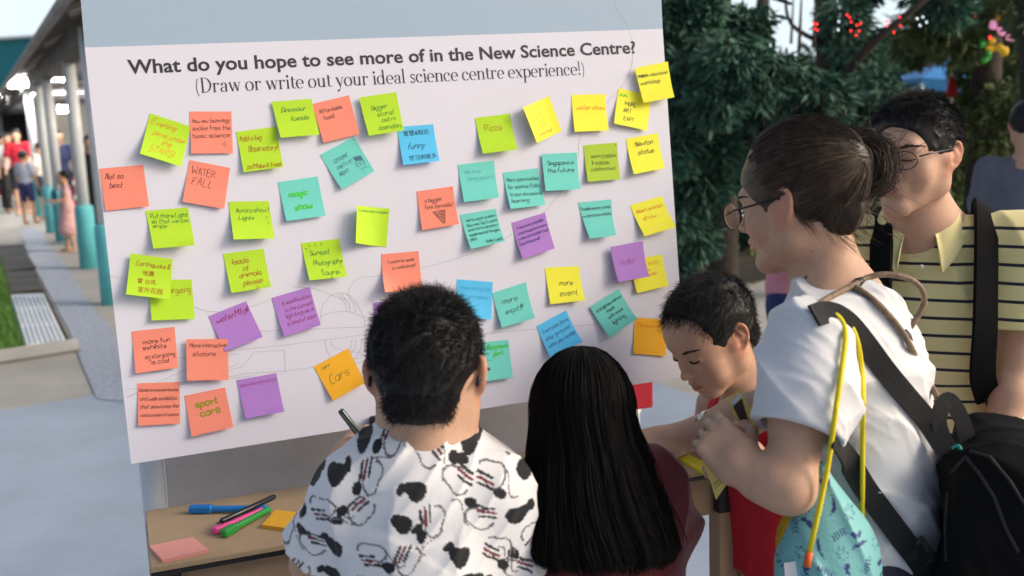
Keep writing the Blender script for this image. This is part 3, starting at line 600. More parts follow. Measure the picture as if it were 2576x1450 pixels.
def build_note(key, c, pap, ink, w, side, lift, lay, lines, lab):
    lift = lift / 1000; n = 12; sd = abs(hash_name(key))
    z0 = .0008 + lay * .0035
    hprof = lambda t: np.where(t < .16, 0, ((np.clip(t, .16, 1) - .16) / .84) ** 1.7) * lift
    rr = np.random.default_rng(sd); tw = rr.uniform(-.35, .35); ck = rr.uniform(.0, .006)
    def h(u, v):
        t = v if side == 't' else 1 - u
        s = u if side == 't' else v
        return z0 + hprof(t) * (1 + tw * (s - .5)) + ck * np.clip((t - .7) / .3, 0, 1) ** 2 * np.clip((s - .6) / .4, 0, 1) * (1 if tw > 0 else 0)
    uv = [(0, 0), (1, 0), (1, 1), (0, 1)]
    if key == 'volc2':
        h0 = h; h = lambda u, v: h0(u, v) + .016 * np.clip((v - u - .45) / .55, 0, 1) ** 1.5
    C4 = np.array([b2(onb(c[i][0], c[i][1], float(h(np.float64(uv[i][0]), np.float64(uv[i][1]))))) for i in range(4)])
    def pos(u, v, e=0.0):
        u = np.asarray(u, float); v = np.asarray(v, float); U = u[:, None]; Vv = v[:, None]
        q = (1 - U) * (1 - Vv) * C4[0] + U * (1 - Vv) * C4[1] + U * Vv * C4[2] + (1 - U) * Vv * C4[3]
        return bw(q, h(u, v) + e)
    g = np.linspace(0, 1, n + 1); uu, vv = np.meshgrid(g, g); V = [pos(uu.ravel(), vv.ravel())]
    idx = np.arange((n + 1) ** 2).reshape(n + 1, n + 1)
    F = [tuple(q) for q in np.stack([idx[1:, :-1], idx[1:, 1:], idx[:-1, 1:], idx[:-1, :-1]], -1).reshape(-1, 4)]; mi = [0] * len(F); tot = len(V[0])
    def ink_on(q, f, m=1):
        nonlocal tot
        V.append(pos(np.clip(q[:, 0], .01, .99), np.clip(q[:, 1], .01, .99), .0004)); F.extend(tuple(i + tot for i in k) for k in f); mi.extend([m] * len(f)); tot += len(q)
    for li, (s, u0, v0, sz) in enumerate(lines):
        sz = sz * 1.14; k = sz / 76 / 4
        if s[0] == '@':
            q, f = font_text(s[1:]); q = q * (sz * 2.05 / 76); q = np.stack([u0 + q[:, 0], v0 - q[:, 1]], 1)
        else:
            wd = pen_text(s, w * min(1, .35 + sz / 8) / sz * 4, sd + li)
            q, f = wd[0], wd[1]; kx = min(k, (.97 - u0) / max(wd[2], 1)); q = np.stack([u0 + q[:, 0] * kx, v0 - q[:, 1] * k], 1)
        if len(q): ink_on(q, f)
    def draw(pts, ww=.9, m=1):
        q, f = ribbon(pts, ww / 76); ink_on(q, f, m)
    if key == 'tornado':
        t = np.linspace(0, 1, 90); draw(np.stack([.52 + .10 * t + (.2 - .17 * t) * np.sin(t * 62), .57 + .36 * t + .012 * np.cos(t * 62)], 1), .8)
    if key == 'good':
        a = np.linspace(0, 6.4, 40); draw(np.stack([.42 + .13 * np.cos(a), .52 + .17 * np.sin(a)], 1)); draw(np.stack([.42 + .08 * np.cos(a[5:16] ), .55 + .08 * np.sin(a[5:16])], 1))
        draw(np.array([(.28, .34), (.31, .22), (.36, .3), (.42, .18), (.47, .3), (.54, .2), (.56, .36)])); draw(np.array([(.36, .46), (.39, .45)])); draw(np.array([(.46, .45), (.49, .46)]))
    if key == 'costume':
        t = np.linspace(0, 1, 60); draw(np.stack([.70 + .2 * t, .5 - .07 * np.sin(t * 45) + .05 * t], 1), .7)
        a = np.linspace(0, 6.3, 26)
        for cx in (.73, .83): draw(np.stack([cx + .045 * np.cos(a), .66 + .05 * np.sin(a)], 1), .6)
        draw(np.array([(.68, .56), (.66, .68), (.72, .8), (.84, .8), (.9, .7), (.9, .58)]), .6); draw(np.array([(.78, .8), (.74, .92)]), .6); draw(np.array([(.84, .8), (.94, .86)]), .6)
    if key == 'sunset':
        for x, y, dx, dy in ((.2, .06, .0, .07), (.36, .05, 0, .08), (.52, .05, -.02, .08), (.08, .14, .05, .05), (.62, .92, -.02, .07), (.8, .84, .05, .05), (.88, .72, .06, .02), (.93, .62, .04, -.04)): draw(np.array([(x, y), (x + dx, y + dy)]))
    if key == 'creat':
        draw(np.array([(.52, .39), (.9, .37)]), .7); draw(np.array([(.36, .57), (.74, .55)]), .7)
    if key == 'art': draw(np.array([(.06, .2), (.12, .14), (.16, .2), (.22, .14), (.28, .19)]), 3.2, 2)
    if key == 'mech':
        for y in (.22, .25): draw(np.array([(.03, y), (.32, y + .02)]), 1)
    if key in ('expt', 'creat', 'tornado', 'costume') and key != 'expt': draw(np.array([(.94, .06), (.965, .06)]), 1.6)
    mats = [PAPER[pap], INKS[ink]] + ([INKS['g']] if key == 'art' else [])
    o = O('sticky_note', np.concatenate(V), F, mats, base=V[0].mean(0), mi=mi, smooth=True)
    tag(o, lab, 'sticky note', 'sticky notes stuck on the poster board')
def hash_name(s): return sum((i + 3) * ord(ch) for i, ch in enumerate(s))
for _n in NOTES: build_note(*_n)
# ---------------------------------------------------------------- ground
def sheet(name, pts, z, m, n=1):
    V = [(p[0], p[1], z) for p in pts]
    return tag(O(name, V, [tuple(range(len(V)))], m, base=A(0, 0, z), smooth=False), kind='structure')
M_conc = mat('concrete_pale', (.42, .40, .36), .85, var=.14, vscale=2.2, bump=.2, bscale=40)
M_court = mat('court_blue_grey', (.33, .39, .48), .6, var=.10, vscale=2.6, bump=.25, bscale=140)
M_strip = mat('speckled_path', (.36, .40, .48), .7, var=.34, vscale=26, bump=.2)
M_kerb = mat('kerb_concrete', (.34, .34, .33), .85, var=.15, vscale=6)
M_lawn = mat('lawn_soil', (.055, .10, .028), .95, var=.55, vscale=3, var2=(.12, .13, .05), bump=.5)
M_soil = mat('bare_soil', (.07, .06, .045), .95, var=.4, vscale=2, bump=.5)
M_drain = mat('dark_steel_grate', (.10, .09, .08), .6, var=.3, vscale=8)
M_steel = mat('bright_steel_grate', (.80, .84, .88), .45)
sheet('ground', [(-260, -40, 0), (260, -40, 0), (260, 400, 0), (-260, 400, 0)], 0, M_conc)
_a, _b = onz(0, 1035), onz(300, 985); _dv = nrm(_b - _a); _c = onz(1640, 960)
sheet('court', [_a - _dv * 25, _a, _b, _c, onz(1790, 1012), A(7, 3.2, 0), A(7, -12, 0), A(-25, -12, 0)], .004, M_court)
sheet('speckled_path', [onz(*q) for q in ((48, 577), (98, 577), (114, 603), (177, 684), (229, 769), (291, 843), (430, 1000), (460, 1030), (244, 1006), (207, 920), (177, 839), (122, 739), (74, 651))], .008, M_strip)
# kerb and lawns
_k = MB(); _k.tube([onz(-200, 945) + A(0, 0, .03), onz(80, 903) + A(0, 0, .03), onz(198, 884) + A(0, 0, .03)], .07, 4); tag(_k.build('kerb', M_kerb, base=onz(150, 897)), kind='structure')
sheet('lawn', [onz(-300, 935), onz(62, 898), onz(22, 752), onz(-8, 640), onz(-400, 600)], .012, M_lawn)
# drain: channel, dark grates with one bright replacement
def grate(u0, v0, u1, v1, w0, w1, m, nb, lab):
    p0, p1 = onz(u0, v0), onz(u1, v1); q0, q1 = onz(u0 + w0, v0 - 3), onz(u1 + w1, v1 - 8)
    g = MB(); up = A(0, 0, .03)
    for i in range(nb + 1):
        t = i / nb; a = p0 + (q0 - p0) * t; b = p1 + (q1 - p1) * t; g.tube([a + up, b + up], .013 if m is M_drain else .015, 4)
    for t in np.linspace(0, 1, 4): g.tube([p0 + (p1 - p0) * t + up, q0 + (q1 - q0) * t + up], .012, 4)
    tag(g.build('drain_grate', m, base=p0), lab, 'drain grate', 'grates over the roadside drain')
M_pit = mat('drain_pit', (.05, .045, .04), .95, var=.4, vscale=9)
sheet('drain_channel', [onz(-6, 620), onz(58, 616), onz(118, 745), onz(184, 872), onz(68, 890), onz(24, 745)], .006, M_pit)
grate(0, 630, 14, 688, 56, 75, M_drain, 12, "farthest dark rusty grate of the drain, beside the far paving")
grate(15, 692, 27, 744, 76, 78, M_drain, 12, "dark grate of the drain touching the bright metal grate")
grate(31, 752, 70, 880, 75, 92, M_steel, 7, "bright new metal grate in the drain beside the grass")
# a scatter of grass blades on the lawn
def blades(name, pts, h, m, seed, w=.006):
    r = np.random.default_rng(seed); n = len(pts); d = r.normal(size=(n, 3)) * .35 + A(0, 0, 1); d /= np.linalg.norm(d, axis=1)[:, None]
    L = h * r.uniform(.5, 1.3, n); s = np.cross(d, r.normal(size=(n, 3))); s /= np.linalg.norm(s, axis=1)[:, None]
    V = np.stack([pts - s * w, pts + s * w, pts + d * L[:, None] + r.normal(size=(n, 3)) * h * .2], 1).reshape(-1, 3)
    return tag(O(name, V, np.arange(n * 3).reshape(n, 3), m, base=pts.mean(0) * A(1, 1, 0)), kind='stuff')
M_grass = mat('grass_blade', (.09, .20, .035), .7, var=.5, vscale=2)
_r = np.random.default_rng(3)
_t = _r.uniform(size=(9000, 2)); _q = np.array([onz(-70, 912), onz(60, 897), onz(-8, 645), onz(-90, 650)])
_p = (1 - _t[:, :1]) * ((1 - _t[:, 1:]) * _q[0] + _t[:, 1:] * _q[3]) + _t[:, :1] * ((1 - _t[:, 1:]) * _q[1] + _t[:, 1:] * _q[2]); _p[:, 2] = .012
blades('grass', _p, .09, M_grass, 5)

# bright evening sky low in the north, behind everything
_m = bpy.data.materials.new('sky_glow'); _m.use_nodes = True; _nn = _m.node_tree; _nn.nodes.clear(); _e = _nn.nodes.new('ShaderNodeEmission'); _o = _nn.nodes.new('ShaderNodeOutputMaterial'); _nn.links.new(_e.outputs[0], _o.inputs[0])
_e.inputs[0].default_value = (.80, .92, 1, 1); _e.inputs[1].default_value = .95
_a = np.linspace(math.radians(20), math.radians(165), 40); _V = [(240 * math.cos(x), 240 * math.sin(x), z) for z in (-2, 130) for x in _a]
tag(O('sky', _V, [(i + 1, i, i + 40, i + 41) for i in range(39)], _m, base=A(0, 240, 0)), kind='structure')

# ---------------------------------------------------------------- covered walkway
M_pole = mat('pole_grey_paint', (.70, .74, .78), .5, var=.08, vscale=5)
M_teal = mat('pole_teal_paint', (.13, .55, .60), .5, var=.12, vscale=5)
M_roofd = mat('roof_dark_grey', (.085, .08, .078), .8, var=.25, vscale=1.5)
M_roofl = mat('roof_weathered_edge', (.24, .23, .24), .7, var=.3, vscale=2)
M_cream = mat('wall_cream', (.66, .63, .55), .8, var=.06, vscale=1)
COLS = [onz(*p) for p in ((286, 765), (226, 675), (160, 607), (134, 584), (104, 544))]
WD = nrm(COLS[4] - COLS[1]); WN = A(WD[1], -WD[0], 0)            # along the walkway, and to its inner (right) side
def col_make(b):
    e = E('walkway_column', b)
    MB().lathe(b + A(0, 0, .72), [(.070, 0), (.070, 1.80)], 20).build('pole', M_pole, e, smooth=True)
    MB().lathe(b, [(.108, 0), (.108, .70), (.102, .735), (.085, .75)], 24).build('painted_base', M_teal, e, smooth=True)
    return e
_c0 = col_make(COLS[1])
_cl = ["grey column with teal base standing nearest the board's left edge, mostly hidden by it", "thick grey column with teal base right beside the child in pink",
       "second full grey column with teal base, behind the child in pink", "third grey column with teal base counted from the board", "farthest grey column with teal base, beside the boy in grey"]
for i, b in enumerate(COLS):
    o = _c0 if i == 1 else copy_tree(_c0, b)
    tag(o, _cl[i], 'column', 'teal based columns of the covered walkway')
def wp(t, o, z): return COLS[1] + WD * t + WN * o + A(0, 0, z)
def roof():
    e = E('walkway_roof', COLS[1] + A(0, 0, 2.5))
    m = MB(); n = 46
    for k in range(n):                                              # overlapping ribbed sheets, seen from below and from the eave
        a, b = -7 + k, -7 + k + 1.04; dz = .035 * (k % 2)
        lo, hi = (-.32, 2.62 + dz), (2.6, 3.9 + dz)
        m.add([wp(a, lo[0], lo[1]), wp(b, lo[0], lo[1] - .02), wp(b, hi[0], hi[1] - .02), wp(a, hi[0], hi[1]), wp(a, lo[0], lo[1] + .05), wp(b, lo[0], lo[1] + .03), wp(b, hi[0], hi[1] + .03), wp(a, hi[0], hi[1] + .05)],
              [(0, 1, 2, 3), (7, 6, 5, 4), (0, 4, 5, 1), (1, 5, 6, 2), (2, 6, 7, 3), (3, 7, 4, 0)])
    m.build('roof_sheets', M_roofd, e)
    b = MB()
    b.add([wp(-7, -.12, 2.40), wp(40, -.12, 2.40), wp(40, -.12, 2.62), wp(-7, -.12, 2.62), wp(-7, .12, 2.40), wp(40, .12, 2.40), wp(40, .12, 2.62), wp(-7, .12, 2.62)], [(0, 1, 2, 3), (7, 6, 5, 4), (0, 4, 5, 1), (3, 2, 6, 7), (0, 3, 7, 4), (1, 5, 6, 2)])
    b.build('edge_beam', M_roofd, e)
    g = MB(); g.tube([wp(-7, -.36, 2.58), wp(40, -.36, 2.58)], .05, 8); g.build('gutter', M_roofl, e)
    for k in range(-1, 10):
        MB().tube([wp(k * 3.4, -.25, 2.60), wp(k * 3.4, 2.5, 3.75)], .05, 4).build('rafter', M_roofl, e)
        MB().tube([wp(k * 3.4, .15, 2.45), wp(k * 3.4, 2.55, 2.45)], .06, 4).build('tie_beam', M_roofl, e)
    tag(e, "dark grey ribbed roof of the covered walkway, on the teal based columns", 'roof', kind='thing')
roof()
_w = MB()
_w.add([wp(9, 2.7, 0), wp(40, 2.7, 0), wp(40, 2.7, 3.6), wp(9, 2.7, 3.6), wp(9, 2.9, 0), wp(40, 2.9, 0), wp(40, 2.9, 3.6), wp(9, 2.9, 3.6)], [(0, 1, 2, 3), (7, 6, 5, 4), (0, 4, 5, 1), (3, 2, 6, 7), (0, 3, 7, 4), (1, 5, 6, 2)])
for k in range(9): _w.box(wp(k * 3.4 + 9.6, 2.62, 1.2), (.09, .10, 1.2), np.array([WD, WN, (0, 0, 1)]).T)
_e2 = MB(); _e2.add([wp(17, .35, 0), wp(17, 2.6, 0), wp(17, 2.6, 2.7), wp(17, .35, 2.7), wp(17.2, .35, 0), wp(17.2, 2.6, 0), wp(17.2, 2.6, 2.7), wp(17.2, .35, 2.7)], [(0, 1, 2, 3), (7, 6, 5, 4), (0, 4, 5, 1), (3, 2, 6, 7), (0, 3, 7, 4), (1, 5, 6, 2)])
tag(_e2.build('end_wall', M_cream), "cream end wall seen between the grey columns under the walkway roof", 'wall', kind='thing')
tag(_w.build('cream_wall', M_cream), "long cream wall with shallow piers behind the walkway columns", 'wall', kind='thing')
# lamps under the roof
M_lamp = mat('lamp_glow', (.9, .9, .9), .4, emit=(1, .97, .93), es=260)
for u, v, d, L, lab in ((20, 236, 27, .55, "large white lit lamp at the far left under the walkway roof"), (64, 212, 20, .28, "small white lit lamp under the roof's far eave"), (118, 208, 18, .36, "white lit lamp above the third column"),
                       (95, 232, 22, .2, "small round lit lamp left of the columns' tops"), (163, 275, 21, .12, "single warm lamp glowing between two columns")):
    m = MB(); c = P(u, v, d); m.tube([c - WN * L, c + WN * L], [.06, .06], 8); tag(m.build('tube_lamp', M_lamp, smooth=True), lab, 'lamp', 'lit lamps by the walkway')

# ---------------------------------------------------------------- food court far left
M_tealw = mat('fascia_teal', (.02, .23, .27), .6, var=.08, vscale=.6)
M_pale = mat('pale_hall_wall', (.80, .86, .92), .7, var=.03, vscale=.3)
M_dark = mat('stall_interior_shade', (.03, .03, .03), .9, var=.3, vscale=.7)  # near-black colour stands in for the shade inside the stalls
M_sign = mat('sign_white', (.70, .68, .72), .5)
def hall():
    d = 38.0; zf = lambda v: P(40, v, d)[2]; c = P(40, 300, d); e = E('food_hall', A(c[0], c[1], 0)); X = A(1, -.25, 0) / np.hypot(1, .25); Yv = A(.25, 1, 0) / np.hypot(1, .25); R = np.array([X, Yv, (0, 0, 1)]).T
    def bx(name, u0, u1, z0, z1, y0, y1, m):
        MB().box(A(c[0], c[1], 0) + X * (u0 + u1) / 2 + Yv * (y0 + y1) / 2 + A(0, 0, (z0 + z1) / 2), ((u1 - u0) / 2, (y1 - y0) / 2, (z1 - z0) / 2), R).build(name, m, e)
    bx('interior_shade_box', -14, 9, 0, zf(232), 1.5, 6, M_dark)
    bx('fascia', -14, 9, zf(228), zf(104), -.3, .3, M_tealw)
    bx('roof_slab', -14, 9, zf(104), zf(98), -.5, 6, M_pale)
    bx('hanging_sign', .3, 1.6, zf(296), zf(268), .6, .75, M_sign)
    for k in range(5): bx('post', -10 + k * 4.4, -9.6 + k * 4.4, 0, zf(228), 0, .25, M_pole)
    tag(e, "pale food hall with a teal fascia and stalls coloured dark as shade, at the far left", 'building')
hall()
M_redc = mat('red_cloth', (.42, .015, .03), .8, var=.2, vscale=3); M_whitep = mat('white_plastic', (.75, .74, .74), .5)
def stall(u, v, w, lab):
    b = onz(u, v); e = E('stall_table', b)
    m = MB(); m.box(b + A(0, 0, .73), (w, .4, .025), bev=.01); m.build('tabletop', M_whitep, e)
    c = MB(); n = 30; zs = (.70, .40, .05)
    for k in range(n):
        a, a2 = k / n, (k + 1) / n; f = lambda t: A(b[0] - w + 2 * w * t, b[1] - .42 - .03 * math.sin(t * 40), 0)
        for i in range(2): c.add([f(a) + A(0, 0, zs[i + 1]), f(a2) + A(0, 0, zs[i + 1]), f(a2) + A(0, 0, zs[i]), f(a) + A(0, 0, zs[i])], [(0, 1, 2, 3)])
    c.build('cloth_skirt', M_redc, e, smooth=True)
    s = MB(); s.box(b + A(0, -.47, .58), (w, .01, .05)); s.box(b + A(0, -.47, .28), (w, .01, .04)); s.build('trim_band', M_whitep, e)
    tag(e, lab, 'table', 'red skirted stall tables')
stall(2, 492, .95, "red skirted stall table with white bands at the picture's left edge"); stall(236, 525, .55, "red skirted stall table close to the board's left edge, behind the black dress")

# ---------------------------------------------------------------- panel, table, easel
TZ = .85
FL, FR0 = onz(395 * .50466 * .62891 + 251.6, (1650 + 1230 * .50466) * .62891, TZ), onz(1880, 1165, TZ)
TX = nrm(FR0 - FL) * A(1, 1, 0); TX = nrm(TX); TY = A(-TX[1], TX[0], 0); TL = np.linalg.norm(FR0 - FL); TD = .285
TR = np.array([TX, TY, (0, 0, 1)]).T
def tp(x, y, z=0.): return FL + TX * x + TY * y + A(0, 0, z)
M_kraft = mat('kraft_board', (.46, .32, .19), .8, var=.07, vscale=9, bump=.1, bscale=120)
M_kraftd = mat('kraft_side', (.40, .27, .165), .85, var=.1, vscale=7)
M_trim = mat('black_corner_trim', (.012, .012, .012), .4)
def table():
    e = E('cardboard_table', A(FL[0], FL[1], 0))
    MB().box(tp(TL / 2, TD / 2, -.006), (TL / 2, TD / 2, .006), TR, bev=.002).build('tabletop', M_kraft, e)
    MB().box(tp(TL / 2, .004, -.016), (TL / 2 - .001, .004, .0035), TR).build('edge_binding', M_trim, e)
    MB().box(tp(TL / 2, .030, -.064), (TL / 2 - .045, .006, .045), TR).build('front_apron', M_kraftd, e)
    MB().box(tp(TL / 2, TD - .012, -.064), (TL / 2 - .045, .006, .045), TR).build('back_apron', M_kraftd, e)
    for x in (.010, TL - .010): MB().box(tp(x, TD / 2, -.064), (.006, TD / 2 - .05, .045), TR).build('side_apron', M_kraftd, e)
    for x in (.024, TL - .042):
        for y in (.026, TD - .028):
            z1 = TZ - .02; MB().box(tp(x, y, -TZ / 2 - .010), (.023, .022, z1 / 2), TR, bev=.002).build('leg', M_kraftd, e)
            MB().box(tp(x, y, -.062), (.0255, .0245, .040), TR, bev=.002).build('corner_bracket', M_trim, e)
    tag(e, "long narrow cardboard table with black corner brackets in front of the poster board", 'table')
table()
# standing grey panel behind the table, with its rounded white frame
M_panel = mat('grey_felt_panel', (.62, .59, .58), .9, var=.06, vscale=14, bump=.2, bscale=200)
M_frame = mat('white_frame', (.74, .75, .78), .45)
def panel():
    y = TD + .10; x0, x1 = .045, .98; e = E('display_panel', tp(x0, y, -TZ))
    MB().box(tp((x0 + x1) / 2, y + .02, -.20), ((x1 - x0) / 2, .012, .38), TR).build('felt_face', M_panel, e)
    MB().tube([tp(x0 - .026, y + .015, -TZ), tp(x0 - .026, y + .015, .17)], .024, 16).build('frame_post', M_frame, e, smooth=True)
    MB().tube([tp(x1 + .026, y + .015, -TZ), tp(x1 + .026, y + .015, .17)], .024, 16).build('frame_post', M_frame, e, smooth=True)
    MB().tube([tp(x0 - .02, y + .015, .19), tp(x1 + .02, y + .015, .19)], .018, 12).build('top_rail', M_frame, e, smooth=True)
    tag(e, "grey felt display panel in a white frame standing behind the cardboard table", 'display panel')
panel()
M_blk = mat('black_metal', (.012, .012, .013), .4)
def easel():
    f = lambda u, v, off=0.: onb(u, v, off); e = E('easel', f(1060, 1200, -.06) * A(1, 1, 0)); BR = np.array([BE1, -BNW, BE2]).T
    MB().box((f(960, 1062, -.03) + f(1160, 1035, -.03)) / 2, (.10, .012, .012), BR).build('crossbar', M_blk, e)
    MB().tube([f(1060, 1000, -.05), f(1066, 1200, -.05), f(1060, 1200, -.10) * A(1, 1, 0)], .012, 10).build('post', M_blk, e, smooth=True)
    for k in (-1, 0, 1):
        b = f(1062, 1180, -.06); a = -math.pi / 2 + k * 2.1
        MB().tube([b * A(1, 1, 0) + A(0, .05, .35), b * A(1, 1, 0) + A(math.cos(a) * .3, .12 + abs(math.sin(a)) * .1, .01)], .010, 8).build('foot', M_blk, e, smooth=True)
    for u0, v0, ku, kv in ((958, 1078, 920, 1090), (1150, 1060, 1163, 1068)):
        m = MB(); m.box(f(u0, v0, .012), (.020, .010, .026), BR, bev=.003); m.box(f(u0, v0 + 32, -.01), (.020, .032, .005), BR); c = m.build('clamp', M_blk, e)
        k = f(ku, kv, .012); d = BE1 * (-1 if ku < u0 else 1)
        MB().lathe(k - d * .012, [(.004, 0), (.004, .01), (.011, .012), (.013, .018), (.011, .025), (.004, .027)], 14, axis=d).build('clamp_knob', M_blk, c, smooth=True)
    tag(e, "black easel whose knobbed clamps hold the poster board's lower edge", 'easel')
easel()
# the red sign case on a white foot behind the board's right corner
def redcase():
    c = P(1570, 1005, 2.9); e = E('red_display_case', c * A(1, 1, 0)); h = P(1570, 1040, 2.9)[2]; R = np.array([TX, TY, (0, 0, 1)]).T
    MB().box(A(c[0], c[1] + .06, h + .25), (.075, .05, .25), R, bev=.004).build('case', M_redc, e)
    MB().lathe(A(c[0], c[1] + .06, 0), [(.09, 0), (.09, .02), (.055, .05), (.05, h - .02), (.06, h)], 20).build('foot', M_whitep, e, smooth=True)
    tag(e, "red case on a white foot, just visible below the board's right end", 'display case')
redcase()

# ---------------------------------------------------------------- pens and note pads on the table
TP = lambda x, y, h=0.: onz((400 + x * .50466) * .62891, (1650 + y * .50466) * .62891, TZ + h)     # point on the table top
def pad(q, h, m, lab):
    V = [p for p in q] + [p + A(0, 0, h) for p in q]
    o = O('note_pad', V, [(3, 2, 1, 0), (4, 5, 6, 7), (0, 1, 5, 4), (1, 2, 6, 5), (2, 3, 7, 6), (3, 0, 4, 7)], m, smooth=False); tag(o, lab, 'note pad')
M_padp = mat('pad_pink', (.86, .37, .31), .75, var=.03, vscale=60, stretch=(1, 1, 30)); M_pado = mat('pad_orange', (.90, .46, .03), .75, var=.03, vscale=60, stretch=(1, 1, 30))
pad([TP(497, 1196), TP(862, 1112), TP(737, 1012), TP(393, 1083)], .006, M_padp, "pink sticky note pad near the table's left front corner")
pad([TP(1283, 920), TP(1560, 955), TP(1660, 830), TP(1392, 800)], .007, M_pado, "orange sticky note pad beside the patterned sleeve")
pad([onz(1690, 1150, TZ), onz(1770, 1195, TZ), onz(1790, 1178, TZ), onz(1710, 1138, TZ)], .006, mat('pad_yellow', (.85, .72, .03), .7), "yellow sticky note pad at the table's right end")
def marker(a, b, r, col, lab, ink=None, cap0=.38, slim=False, hgt=0.):
    """a at the cap end, b at the tail"""
    d = b - a; L = np.linalg.norm(d); d = d / L; c = a + A(0, 0, r + hgt); e = E('marker_pen', a)
    M1 = mat('pen_plastic', col, .32, spec=.5, coat=.2)
    s = nrm(np.cross(d, A(0, 0, 1))); R = np.array([s, d, np.cross(s, d)]).T
    if slim:
        MB().lathe(c + d * L * .06, [(r * .6, 0), (r, .004), (r, L * .9), (r * .8, L * .94)], 14, axis=d).build('barrel', M1, e, smooth=True)
        MB().lathe(c, [(r * .12, 0), (r * .5, L * .06)], 12, axis=d).build('tip', M1, e, smooth=True)
    else:
        MB().box(c + d * (L * .5 * (1 + cap0 * .9)), (r * .72, L * .5 * (1 - cap0 * .9), r * .62), R, bev=.003).build('barrel', M1, e)
        MB().box(c + d * L * cap0 * .5, (r * .98, L * cap0 * .5, r * .9), R, bev=.003).build('cap', mat('pen_cap', tuple(x * .92 for x in col), .3), e)
        MB().box(c + d * L * .99, (r * .5, L * .02, r * .45), R, bev=.001).build('end_plug', mat('pen_end', ink or col, .4), e)
    tag(e, lab, 'marker', 'marker pens lying on the cardboard table')
marker(TP(712, 800), TP(1330, 795), .0085, (.015, .22, .62), "flat blue highlighter lying at the back of the table", cap0=.30)
marker(TP(900, 975), TP(1310, 790), .0075, (.85, .10, .36), "pink highlighter squeezed between the green and black pens", cap0=.28)
marker(TP(975, 1000), TP(1345, 800), .0085, (.03, .36, .06), "green highlighter lying in front of the pink one", cap0=.27)
marker(TP(925, 905, .012), TP(1385, 690, .012), .0055, (.012, .011, .013), "slim black pen lying across the highlighters", slim=True)
# ---------------------------------------------------------------- trees, lawn and festival lights on the right
M_fol = mat('conifer_foliage', (.062, .140, .092), .7, var=.6, vscale=3.0, spec=.25)
M_folb = mat('broadleaf_foliage', (.08, .11, .04), .65, var=.55, vscale=2.0, spec=.25)
M_bark = mat('dark_bark', (.045, .035, .028), .9, var=.4, vscale=12, bump=.6, bscale=30)
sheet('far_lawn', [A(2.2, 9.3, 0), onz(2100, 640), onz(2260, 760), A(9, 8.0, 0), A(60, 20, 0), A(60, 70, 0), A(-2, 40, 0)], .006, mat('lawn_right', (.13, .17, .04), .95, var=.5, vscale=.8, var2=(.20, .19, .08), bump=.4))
sheet('soil_bed', [onz(1560, 770), onz(1960, 700), onz(2060, 640), A(3.4, 16, 0), A(-1.5, 16, 0)], .010, M_soil)
def sprays(centers, radii, n, size, seed, droop=.5):
    """many small leaf clusters filling uneven lumps; V, F of four-sided leaves"""
    r = np.random.default_rng(seed); C, Rd = np.repeat(centers, n, 0), np.repeat(radii, n, 0)
    q = r.normal(size=C.shape); q /= np.linalg.norm(q, axis=1)[:, None]; q *= r.uniform(.25, 1.05, (len(C), 1)) ** .6
    c = C + q * Rd; k = 5
    out = q * A(1, 1, .4) + A(0, 0, -droop); out /= np.linalg.norm(out, axis=1)[:, None] + 1e-9
    c = np.repeat(c, k, 0); out = np.repeat(out, k, 0) + r.normal(size=(len(c), 3)) * .45; out /= np.linalg.norm(out, axis=1)[:, None]
    L = size * r.uniform(.8, 2.0, (len(c), 1)); w = L * r.uniform(.07, .17, (len(c), 1)); s = np.cross(out, r.normal(size=c.shape)); s /= np.linalg.norm(s, axis=1)[:, None]
    c = c + r.normal(size=c.shape) * size * .35
    V = np.stack([c, c + out * L * .5 + s * w, c + out * L, c + out * L * .5 - s * w], 1).reshape(-1, 3)
    return V, np.arange(len(V)).reshape(-1, 4)
def tree(base, trunk, r0, limbs, blobs, n, size, seed, mf, lab, group, droop=.5):
    e = E('conifer_tree' if mf is M_fol else 'broadleaf_tree', base)
    tk = smooth_path([base] + trunk, 5); MB().tube(tk, np.linspace(r0, r0 * .55, len(tk)), 12).build('trunk', M_bark, e, smooth=True)
    if limbs:
        m = MB()
        for l, r in limbs: lp = smooth_path(l, 5); m.tube(lp, np.linspace(r, r * .3, len(lp)), 7)
        m.build('limb', M_bark, e, smooth=True)
    C = np.array([P(u, v, d) for u, v, d, rr in blobs]); R = np.array([[rr * d / FOC] * 3 for u, v, d, rr in blobs]) * A(1.05, 1.0, .9)
    V, F = sprays(C, R, n, size, seed, droop); O('crown', V, F, mf, e, smooth=False)
    tag(e, lab, 'tree', group)
G = 'trees behind the people'
def at0(u, v, d): p = P(u, v, d); return p * A(1, 1, 0)
